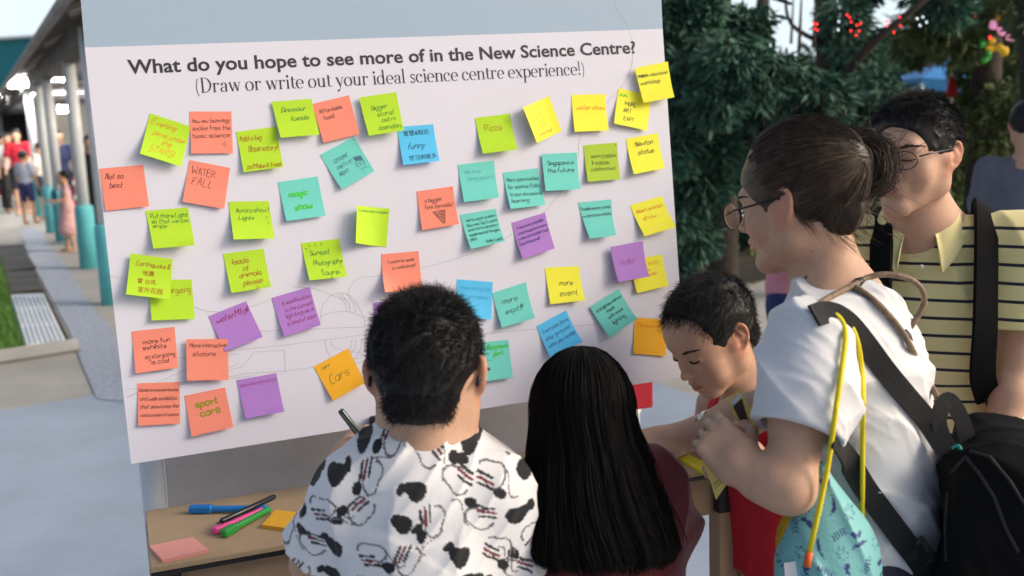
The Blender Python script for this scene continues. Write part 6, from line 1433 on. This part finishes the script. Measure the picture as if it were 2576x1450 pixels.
def backpack():
    B = w_B; cen = P(2510, 1490, 1.50); R = frame_f(B[:, 1] * A(1, 1, 0) + A(0, 0, .10), A(.1, 0, 1)); e = E('backpack', cen - A(0, 0, .25))
    t = SDF(); t.box(cen, A(.125, .080, .215), R, .045, .02); t.ell(cen + R @ A(0, -.07, -.04), A(.105, .055, .15), R, .04); t.ell(cen + R @ A(-.01, .01, .19), A(.08, .06, .05), R, .05)
    t.warp(folds(101, .016, 17, 4)); t.warp(folds(104, .007, 36, 4)); V, F = t.mesh(.004); O('bag_body', V, F, M_bag, e)
    def on_bag(u, v):
        r = nrm(ray(u, v)); p = (EYE + r * .9)[None]; big = A(50, 50, 50)
        for _ in range(60):
            dd = t.ev(p, -big, big)[0]
            if dd < .0008: break
            p = p + r * dd * .7
        return p[0]
    for pts in (((2395, 1190), (2430, 1150), (2462, 1190), (2500, 1250), (2530, 1330), (2572, 1410)), ((2440, 1135), (2490, 1150), (2540, 1210), (2590, 1290)), ((2385, 1240), (2378, 1330), (2382, 1440))):
        q = []
        for (a, b), (c, d_) in zip(pts[:-1], pts[1:]): q += [on_bag(a + (c - a) * x, b + (d_ - b) * x) for x in (0, .25, .5, .75)]
        MB().tube(smooth_path(q, 2), .0024, 8).build('piping', mat('black_piping', (.014, .014, .015), .7), e, smooth=True)
    face = lambda q: EYE - q + A(.2, 0, .3)
    strap(lay(((2046, 796), (2079, 778), (2130, 806), (2176, 864), (2226, 934), (2280, 998))) + [P(2334, 1062, 1.47), P(2382, 1135, 1.46)], .031, .0035, face, M_web, 'shoulder_strap', e)
    strap(lay(((2096, 1096), (2112, 1118), (2170, 1223), (2238, 1314), (2300, 1396))) + [P(2370, 1490, 1.46)], .033, .003, face, M_web, 'lower_strap', e)
    m = MB(); a = on_shirt(2306, 1402, .008, 1.45); d = nrm(on_shirt(2300, 1396, .004) - on_shirt(2170, 1223, .004)); s_ = nrm(np.cross(d, EYE - a)); n_ = np.cross(s_, d)
    for q in (-1, 1): m.box(a + d * q * .018, (.024, .0035, .003), np.array([s_, d, n_]).T, bev=.001); m.box(a + s_ * q * .021, (.0035, .021, .003), np.array([s_, d, n_]).T, bev=.001)
    m.build('buckle', mat('black_plastic', (.015, .015, .016), .3), e)
    strap([P(2386, 1140, 1.47), P(2360, 1060, 1.47), P(2384, 1006, 1.475), P(2420, 1060, 1.475), P(2436, 1128, 1.475)], .022, .004, lambda q: EYE - q + A(.6, 0, 0), M_web, 'grab_handle', e)
    m = MB(); m.tube(smooth_path([P(2395, 1128, 1.44), P(2412, 1122, 1.436), P(2420, 1140, 1.434), P(2432, 1150, 1.432)], 4), .0022, 6); m.build('charm_cord', mat('charm_teal', (.03, .35, .36), .4), e, smooth=True)
    t = SDF(); t.ell(P(2432, 1156, 1.43), A(.009, .006, .006), None, .003); t.ell(P(2440, 1152, 1.43), A(.006, .005, .005), None, .003); V, F = t.mesh(.0015); O('charm', V, F, mat('charm_white', (.75, .72, .72), .5), e)
    tag(e, "black nylon backpack with wide straps, worn by the woman in white", 'backpack')
backpack()
def drawstring_bag():
    cen = P(2080, 1440, 1.405); e = E('drawstring_bag', cen - A(0, 0, .15)); B = frame_f(nrm(A(.15, 1, 0)), nrm(A(-.2, 0, 1)))
    t = SDF(); t.chain([P(2068, 1180, 1.402), P(2075, 1290, 1.402), P(2080, 1400, 1.40), P(2080, 1520, 1.40)], [.006, .030, .050, .060], .03); t.ell(P(2050, 1430, 1.405), A(.050, .034, .09), None, .03); t.ell(P(2120, 1450, 1.405), A(.050, .034, .09), None, .03)
    t.warp(folds(111, .006, 34, 4, A(0, 0, 1)))
    V, F = t.mesh(.0022); col = np.tile(A(.20, .50, .50), (len(V), 1)); u = (V - cen) @ B[:, 0]; z = V[:, 2] - cen[2]; g = np.random.default_rng(77)
    for i in range(9):
        for j in range(13):
            a, b = -.11 + i * .026 + g.uniform(-.006, .006), -.14 + j * .024 + g.uniform(-.006, .006); th = g.uniform(0, 6.28); X = (u - a) * math.cos(th) + (z - b) * math.sin(th); Y = -(u - a) * math.sin(th) + (z - b) * math.cos(th); ty = (i * 2 + j) % 4
            if ty == 0: m = np.abs(Y - 26 * X * X + .004) < .0021 * np.clip(1 - (X / .013) ** 2, 0, 1)
            elif ty == 1: m = (np.hypot(X / .0048, Y / .0036) < 1) | (np.hypot((X - .006) / .0022, (Y - .004) / .004) < 1)
            elif ty == 2: m = (np.hypot(X, Y) < .0085 * (.75 + .25 * np.cos(7 * np.arctan2(Y, X)))) & (np.hypot(X, Y) > .0062 * (.75 + .25 * np.cos(7 * np.arctan2(Y, X))))
            else: m = (np.abs(X) < .011) & (np.abs(Y) < .0042) & (np.sin(X * 1500) > .1)
            col[m] = (.035, .055, .20) if ty != 2 else (.06, .18, .28)
    O('bag_cloth', V, F, mat('printed_nylon', (.2, .5, .5), .5, attr='tint', spec=.4, bump=.2, bscale=200), e, cols=col)
    t = SDF(); t.ell(P(1985, 1345, 1.402), A(.017, .014, .036), frame_f(A(0, 1, 0), A(.2, 0, 1)), .01); V, F = t.mesh(.003); O('mesh_panel', V, F, mat('mustard_mesh', (.46, .28, .01), .8, var=.3, vscale=300), e)
    M_y = mat('cord_yellow', (.78, .62, .012), .7, bump=.3, bscale=400)
    def cord(n, pts): MB().tube(smooth_path(pts, 2), .0036, 10).build('cord', M_y, e, smooth=True)
    cord(1, lay(((2090, 782), (2112, 786), (2130, 806), (2128, 850), (2122, 900), (2102, 1036)), .006) + [P(2079, 1194, 1.335), P(2034, 1397, 1.335)])
    cord(1, lay(((2090, 780), (2118, 784), (2141, 806), (2156, 850), (2164, 890), (2172, 968), (2170, 1060), (2170, 1138), (2169, 1279), (2169, 1372)), .008))
    for a, b in ((P(2036, 1390, 1.335), P(2029, 1426, 1.335)), (on_shirt(2169, 1366, .007), on_shirt(2172, 1400, .007))): MB().tube([a, b], .0052, 8).build('cord_end', mat('orange_tip', (.75, .13, .02), .5), e, smooth=True)
    q = [P(1972, 1418, 1.362), P(2004, 1412, 1.362), P(2006, 1458, 1.362), P(1976, 1464, 1.362)]; O('care_tag', q + [p + A(0, .001, 0) for p in q], [(3, 2, 1, 0), (4, 5, 6, 7), (0, 1, 5, 4), (1, 2, 6, 5), (2, 3, 7, 6), (3, 0, 4, 7)], mat('tag_white', (.75, .75, .75), .7), e, smooth=False)
    tag(e, "teal drawstring bag with navy doodles and yellow cords hanging from the woman's shoulder", 'bag')
drawstring_bag()
def cord_strap():
    e = E('cord_strap', P(2220, 720, 1.5)); M_s = mat('mottled_brown_cord', (.36, .25, .15), .6, var=.8, vscale=55, var2=(.05, .03, .02))
    for pts in (lay(((2050, 778), (2074, 752), (2141, 722)), .005, 1.53) + [ P(2180, 700, 1.515), P(2226, 691, 1.515), P(2282, 700, 1.52), P(2316, 725, 1.525), P(2325, 759, 1.53), P(2311, 793, 1.53), P(2288, 827, 1.53), P(2280, 847, 1.53)],
                lay(((2152, 722), (2203, 757), (2248, 806), (2277, 846)), .005, 1.55) + [on_shirt(2294, 880, .006, 1.53), P(2316, 923, 1.53), P(2339, 963, 1.52), P(2360, 1004, 1.50)]):
        MB().tube(smooth_path(pts, 8), .0046, 12).build('cord', M_s, e, smooth=True)
    for a, b in ((P(2146, 720, 1.505), P(2170, 704, 1.508)), (P(2272, 832, 1.50), P(2290, 862, 1.50))): MB().tube([a, (a + b) / 2, b], [.005, .0075, .005], 10).build('knot', M_trim, e, smooth=True)
    tag(e, "mottled brown cord bag strap looping above the woman's shoulder", 'strap')
cord_strap()
M_cp = mat('coupon_yellow', (.74, .58, .16), .7, var=.03); M_cpd = mat('coupon_brown', (.06, .028, .022), .6); M_cpw = mat('coupon_white', (.7, .68, .66), .6)
def coupon(polyD, d, lab, extra=(), lines=()):
    pts = [P(u, v, d + dd) for u, v, dd in polyD]; n = len(pts); bk = [p + nrm(p - EYE) * .0008 for p in pts]
    V = pts + bk; F = [tuple(range(n))[::-1], tuple(range(n, 2 * n))] + [(i, (i + 1) % n, n + (i + 1) % n, n + i) for i in range(n)]; mi = [0] * len(F)
    for q, m in extra:
        k = len(V); V += [P(u, v, d + dd - .0008) for u, v, dd in q]; F.append(tuple(range(k, k + len(q)))[::-1]); mi.append(m)
    for a, b, s in lines:
        q, f, w_ = pen_text(s, .75, len(s), .1); pa, pb = np.array(a, float), np.array(b, float); dv = pb - pa; ev = A(dv[1], -dv[0]); q = q / w_
        k = len(V); V += [P(*(pa[:2] + x * dv[:2] + y * 1.1 * ev), d + a_dd(pa, pb, x) - .0016) for x, y in q]; F += [tuple(i + k for i in g) for g in f]; mi += [1] * len(f)
    tag(O('coupon', V, F, [M_cp, M_cpd, M_cpw], mi=mi, smooth=False), lab, 'coupon', 'yellow coupons in the woman\'s hand')
def a_dd(a, b, x): return 0.
coupon([(1782, 1135, 0), (1815, 1150, 0), (1843, 1207, 0), (1826, 1222, 0), (1801, 1258, 0), (1790, 1220, 0), (1764, 1156, 0)], 1.432, "yellow coupon hanging below the woman's closed hand",
       (), (((1775, 1163), (1800, 1145), 'coupon one'), ((1780, 1172), (1806, 1154), 'fresh & hot'), ((1796, 1222), (1822, 1198), 'coupon one'), ((1800, 1231), (1826, 1208), 'fresh & hot')))
coupon([(1829, 1008, 0), (1865, 976, 0), (1882, 1022, 0), (1898, 1098, 0), (1879, 1102, 0), (1854, 1062, 0)], 1.468, "yellow coupon with a dark brown panel, standing above the woman's fist",
       ([[(1837, 1012, 0), (1862, 988, 0), (1866, 1000, 0), (1843, 1022, 0)], 2], [[(1844, 1023, 0), (1866, 1002, 0), (1889, 1080, 0), (1883, 1090, 0), (1868, 1070, 0)], 1]), ())
coupon([(1878, 1030, 0), (1902, 1008, 0), (1918, 1066, 0), (1900, 1110, 0)], 1.476, "yellow coupon with small print, tucked behind the brown panelled one",
       (), (((1887, 1046), (1906, 1038), 'one coupon'), ((1889, 1054), (1908, 1047), 'roast'), ((1893, 1082), (1908, 1070), 'cut here')))

# ===== the man in the striped polo shirt
def man():
    c = P(2298, 388, 2.12); hf = nrm(A(-.73, -.68, 0)); f = nrm(hf + A(0, 0, -.03)); R = frame_f(f); k = .99
    nb = P(2314, 560, 2.19); s = SDF(); head_ops(s, c, R, k, False, nb, .046)
    B = frame_f(A(-.36, -.93, 0)); sc = P(2345, 612, 2.20); sL, sR = sc + B[:, 0] * -.175, sc + B[:, 0] * .175
    eL, wL = P(2560, 890, 2.13), P(2505, 1140, 2.10); eR, wR = sR + A(-.05, .02, -.28), sR + A(-.06, -.10, -.50)
    s.cap(nb, (sL * .6 + sR * .4), .055, .045, .06); s.cap(nb, (sL * .4 + sR * .6), .055, .045, .06); s.cap(sL, sR, .045, k=.05)
    ch, be, hp0 = sc + A(.03, 0, -.18), sc + A(.045, .02, -.42), sc + A(.05, .02, -.62)
    s.ell(ch, (.15, .10, .19), B, .05); s.ell(be, (.14, .10, .19), B, .05); s.ell(hp0, (.15, .11, .15), B, .05)
    s.chain([sL, eL, (eL * .6 + wL * .4), wL], [.050, .040, .038, .028], .02); s.chain([sR, eR, wR], [.050, .042, .030], .02)
    for w_, d in ((wL, A(-.1, .05, -1)), (wR, A(0, -.2, -1))): hand_ops(s, w_, frame_f(nrm(d), A(.8, -.5, .1)), 1.0, (.35, .4, .45, .5), (.8, .4))
    for sg in (-1, 1):
        hq = hp0 + B[:, 0] * sg * .085; s.chain([hq, A(hq[0] - .01, hq[1] + .01, .48), A(hq[0] - .01, hq[1] + .01, .08)], [.09, .06, .042]); s.ell(A(hq[0] - .02, hq[1] - .05, .037), (.045, .12, .04), B, .02)
    o = skin_obj(s, .0034, c, R, k, SKIN['light'], (.42, .17, .14), "man in a yellow polo shirt with navy stripes and glasses, standing behind the woman")
    brow_lash(s, c, R, k, o, M_brow)
    t = SDF(); t.cap(sL, sR, .058, k=.05); t.ell(ch, (.172, .122, .20), B, .05); t.ell(be, (.165, .122, .20), B, .05); t.ell(hp0 + A(0, 0, .06), (.165, .128, .14), B, .05)
    ends = []
    for a, e in ((sL, eL), (sR, eR)):
        d = nrm(e - a); q = a + (e - a) * .80; t.chain([a, (a + q) / 2, q + d * .03], [.060, .070, .072], .03); ends.append((q, d))
    t.ell(nb + B @ A(0, .030, .010), (.066, .075, .070), B, .006, 's'); t.cap(nb + B @ A(0, .10, -.02), nb + B @ A(-.005, .135, -.085), .030, .004, .004, 's')
    t.half(A(0, 0, sc[2] - .70), A(0, 0, -1)); t.warp(folds(121, .008, 20, 4, A(0, 0, 1)))
    for q, d in ends:
        t.ops.append((lambda p, q=q, d=d: np.maximum(-((p - q) @ d), np.linalg.norm(p - q, axis=1) - .11), q - .13, q + .13, 's', .002))
        t.ops.append((lambda p, q=q, d=d: np.maximum(np.linalg.norm(p - q - ((p - q) @ d)[:, None] * d, axis=1) - .058, np.abs((p - q) @ d) - .03), q - .1, q + .1, 's', .003))
    V, F = t.mesh(.0042)
    # height along the cloth for the knitted stripes; sleeves carry their own
    hgt = V[:, 2].copy(); pb = .036
    for a, (q, d), sgn in ((sL, ends[0], 1), (sR, ends[1], -1)):
        r_ = V - a; al = r_ @ d; lat = np.linalg.norm(r_ - al[:, None] * d, axis=1); m = (lat < .085) & (al > -.02) & ((r_ @ B[:, 0]) * sgn < -.008); hgt[m] = sc[2] + .012 - al[m] - .0
    pm = bpy.data.materials.new('striped_pique'); pm.use_nodes = True; N, L = pm.node_tree.nodes, pm.node_tree.links; bs = N['Principled BSDF']; bs.inputs['Roughness'].default_value = .85; bs.inputs['Sheen Weight'].default_value = .15
    at = N.new('ShaderNodeAttribute'); at.attribute_name = 'band'
    def mth(op, a, b=None):
        n_ = N.new('ShaderNodeMath'); n_.operation = op
        for i, x in enumerate((a, b)):
            if x is None: continue
            if isinstance(x, (int, float)): n_.inputs[i].default_value = x
            else: L.new(x, n_.inputs[i])
        return n_.outputs[0]
    fr = mth('FRACT', mth('DIVIDE', mth('ADD', at.outputs['Fac'], .012), pb)); st = mth('LESS_THAN', fr, .175)
    mx = N.new('ShaderNodeMix'); mx.data_type = 'RGBA'; L.new(st, mx.inputs[0]); mx.inputs[6].default_value = (.84, .74, .34, 1); mx.inputs[7].default_value = (.018, .018, .035, 1); L.new(mx.outputs[2], bs.inputs['Base Color'])
    nb_ = N.new('ShaderNodeTexNoise'); nb_.inputs['Scale'].default_value = 450; bp = N.new('ShaderNodeBump'); bp.inputs['Strength'].default_value = .2; bp.inputs['Distance'].default_value = .002; L.new(nb_.outputs[0], bp.inputs['Height']); L.new(bp.outputs[0], bs.inputs['Normal'])
    po = O('polo_shirt', V, F, pm, o, fattr=hgt)
    # collar: a folded band standing round the neck and falling to two points
    yel = mat('collar_yellow', (.84, .75, .35), .85, bump=.2, bscale=450)
    th = np.linspace(math.radians(62), math.radians(-242), 44); V = []; rows = 5; NB = nb
    for row in range(rows):
        x = row / (rows - 1)
        for a in th:
            fr_ = np.clip((math.sin(a)), 0, 1) if True else 0
            rad = A(.060, .062) + A(.034, .034) * x; cx = B[:, 0] * rad[0] * math.cos(a) + B[:, 1] * (rad[1] * math.sin(a) + .012)
            top = .040 - .062 * max(0, math.sin(a)) ** 1.5; drop = (.050 + .040 * max(0, math.sin(a)) ** 2) * x
            V.append(NB + cx + A(0, 0, top - drop + .010 * math.sin(x * math.pi)))
    n = len(th); F = [(r_ * n + i, r_ * n + i + 1, (r_ + 1) * n + i + 1, (r_ + 1) * n + i) for r_ in range(rows - 1) for i in range(n - 1)]
    V = np.array(V); ins = V.copy(); ctr = NB; ins = ins - (ins - ctr) * A(1, 1, 0) * .06; k0 = len(V)
    F2 = [tuple(i + k0 for i in f_[::-1]) for f_ in F]; rim = list(range(n)) + [r_ * n + n - 1 for r_ in range(1, rows)] + [(rows - 1) * n + i for i in range(n - 2, -1, -1)] + [r_ * n for r_ in range(rows - 2, 0, -1)]
    F3 = [(rim[i], rim[(i + 1) % len(rim)], rim[(i + 1) % len(rim)] + k0, rim[i] + k0) for i in range(len(rim))]
    O('collar', np.vstack([V, ins]), F + F2 + F3, yel, po)
    for q in (-.055, -.095): MB().lathe(nb + B @ A(-.004, .128 + q * -.05, q - .02), [(.003, 0), (.004, .001), (.003, .002)], 12, axis=B[:, 1]).build('button', mat('pearl_button', (.7, .68, .6), .3), po, smooth=True)
    t = SDF(); t.ell(hp0, (.165, .125, .16), B, .05)
    for sg in (-1, 1): hq = hp0 + B[:, 0] * sg * .085; t.chain([hq, A(hq[0] - .01, hq[1] + .01, .48), A(hq[0] - .01, hq[1] + .01, .10)], [.105, .08, .07], .03)
    t.half(A(0, 0, .10), A(0, 0, -1)); V, F = t.mesh(.01); O('trousers', V, F, mat('khaki_trousers', (.40, .32, .24), .9, var=.06, vscale=10), o)
    hl = lambda p: ((p[:, 1] < .058) & (p[:, 2] > .080 - .95 * np.clip(.055 - p[:, 1], 0, .10)) | (p[:, 1] < -.028) & (p[:, 2] > -.050)) & ~((np.abs(p[:, 0]) > .055) & (p[:, 2] < .020) & (p[:, 1] > -.032) & (p[:, 1] < .012))
    short_hair(o, c, R, k, hl, [((0, .112, -.004), (.094, .062, .082)), ((.096, .012, -.040), (.038, .038, .056)), ((-.096, .012, -.040), (.038, .038, .056)), ((0, .03, -.105), (.13, .12, .058))], 14000, .018, 131, .30, (0, .5, -.3), None, .007, .00055, None, .003,
               lambda q: np.clip(.55 + (q[:, 2]) * 6, .25, 1.25), nape=True)
    w = lambda x, y, z: c + R @ (A(x, y, z) * k); m = MB(); gm = mat('wire_frame', (.06, .06, .08), .25, metal=.8)
    for x in (-1, 1):
        m.tube([w(x * .062, .104, .004), w(x * .076, .085, .008), w(x * .080, .03, .010), w(x * .081, .0, .010), w(x * .079, -.020, .0), w(x * .077, -.028, -.014)], .0016, 8)
        a = np.linspace(0, 2 * math.pi, 26); m.tube([w(x * .035 + .027 * math.cos(q), .111 - .03 * abs(.035 + .027 * math.cos(q)), -.004 + .018 * math.sin(q)) for q in a], .0012, 6, cap=False)
    m.tube([w(-.008, .112, .0), w(0, .114, .003), w(.008, .112, .0)], .0012, 6); m.build('glasses', gm, o, smooth=True)
    # his backpack
    e = E('backpack', ch + B @ A(0, -.30, -.3)); face = lambda q: EYE - q + A(0, 0, .3)
    t = SDF(); pc = ch + B @ A(0, -.215, -.02); t.box(pc, A(.15, .085, .23), B, .06, .02); t.warp(folds(141, .01, 18, 4)); V, F = t.mesh(.008); O('bag_body', V, F, M_bag, e)
    for sg, nm in ((-1, 1), (1, 1)):
        x = sg * .098; q = lambda y, z: sc + B @ A(x, y, z)
        pts = [q(-.16, -.02), q(-.08, .062), q(-.01, .068), q(.055, .035), q(.105, -.06), q(.135, -.16), q(.125, -.25), sc + B @ A(x * 1.15, .09, -.31)]
        strap(pts, .050, .008, lambda p, s0=sc: (p - s0) * A(1, 1, .9) + B[:, 1] * .05 + A(0, 0, .06), M_bag, 'shoulder_strap', e)
        strap([sc + B @ A(x * 1.15, .095, -.30), sc + B @ A(x * 1.35, .07, -.38), sc + B @ A(x * 1.5, -.02, -.46)], .025, .003, lambda p, s0=sc: (p - s0) * A(1, 1, 0), M_web, 'lower_strap', e)
    tag(e, "black backpack with padded straps, on the man in the yellow polo shirt", 'backpack')
man()

# ===== people further off
def bg(u, v, H, face, *a, **k):
    return simple_person(onz(u, v), H, math.atan2(face[0], face[1]), *a, **k)
bg(76, 562, 1.30, (.15, 1), (.40, .42, .50), ((.03, .04, .13), False), M_hairk, "boy in a grey T-shirt and navy shorts standing by the grey columns, seen from behind", arms=(.1, .2))
bg(62, 540, 1.72, (.35, -1), (.45, .012, .03), ((.02, .02, .03), False), M_hairk, "man in a red shirt behind the boy in grey", fore=(.9, .5))
bg(20, 532, 1.62, (1, -.3), (.10, .10, .11), ((.03, .03, .03), True), M_hairk, "person in black beside the man in the red shirt, at the picture's left edge", long_hair=True)
bg(38, 535, 1.66, (.5, -1), (.5, .5, .5), ((.03, .03, .03), True), M_hairk, "person in pale grey partly hidden by the man in the red shirt")
o_, w_ = bg(180, 632, 1.08, (-.9, -.5), (.72, .42, .42), None, M_hairk, "small child in a pink dress holding a plate beside the thick teal based column", dress=True, fore=(1.0, 1.0), sleeve=.4)
_pc = w_(0, .30, 1.02); MBp = MB(); MBp.lathe(_pc, [(.03, 0), (.06, .004), (.085, .014), (.083, .016), (.05, .007), (.001, .006)], 20); tag(MBp.build('paper_plate', M_whitep, smooth=True), "white paper plate held by the small child in pink", 'plate')
_bc = w_(.14, .22, 1.12); tag(MB().lathe(_bc, [(.03, 0), (.035, .01), (.035, .10), (.012, .13), (.012, .15)], 14).build('drink_bottle', mat('bottle_blue', (.02, .20, .42), .3), smooth=True), "small blue bottle held by the child in pink", 'bottle')
bg(250, 612, 1.56, (.3, -1), (.012, .012, .013), None, M_trim, "person in a long black dress standing between the columns and the board", dress=True, long_hair=True, sleeve=1.0)
bg(168, 560, 1.66, (.7, -.7), (.02, .03, .09), ((.02, .02, .05), True), M_hairk, "person with long dark hair and navy clothes between two columns", long_hair=True)
bg(140, 548, 1.55, (-.8, -.5), (.36, .48, .62), ((.03, .03, .04), True), M_hairk, "person in a light blue shirt behind the second full column", fore=(.8, .8))
bg(118, 552, 1.45, (-.9, .2), (.66, .62, .55), ((.03, .03, .04), False), M_hairk, "person in a cream top beside the boy in grey")
# right side: passer-by in pink, man in grey
def pink():
    b = onz(1978, 1030) * A(1, 1, 0); b = A(P(1988, 800, 4.2)[0], P(1988, 800, 4.2)[1], 0)
    o, w = simple_person(b, 1.50, math.atan2(.9, -.35), (.62, .24, .28), ((.016, .035, .11), True), M_hairk, "person in a pink top and jeans, half hidden by the woman in white", arms=(.05, .05), fore=(.5, .75), vox=.010, sleeve=.42)
pink()
b = A(P(2572, 600, 4.6)[0], P(2572, 600, 4.6)[1], 0)
simple_person(b, 1.57, math.atan2(.55, .8), (.13, .14, .17), ((.03, .03, .035), True), M_hairk, "man in a dark grey shirt walking away at the picture's right edge", arms=(.1, .2), fore=(.2, .2), vox=.010, lean=.03)
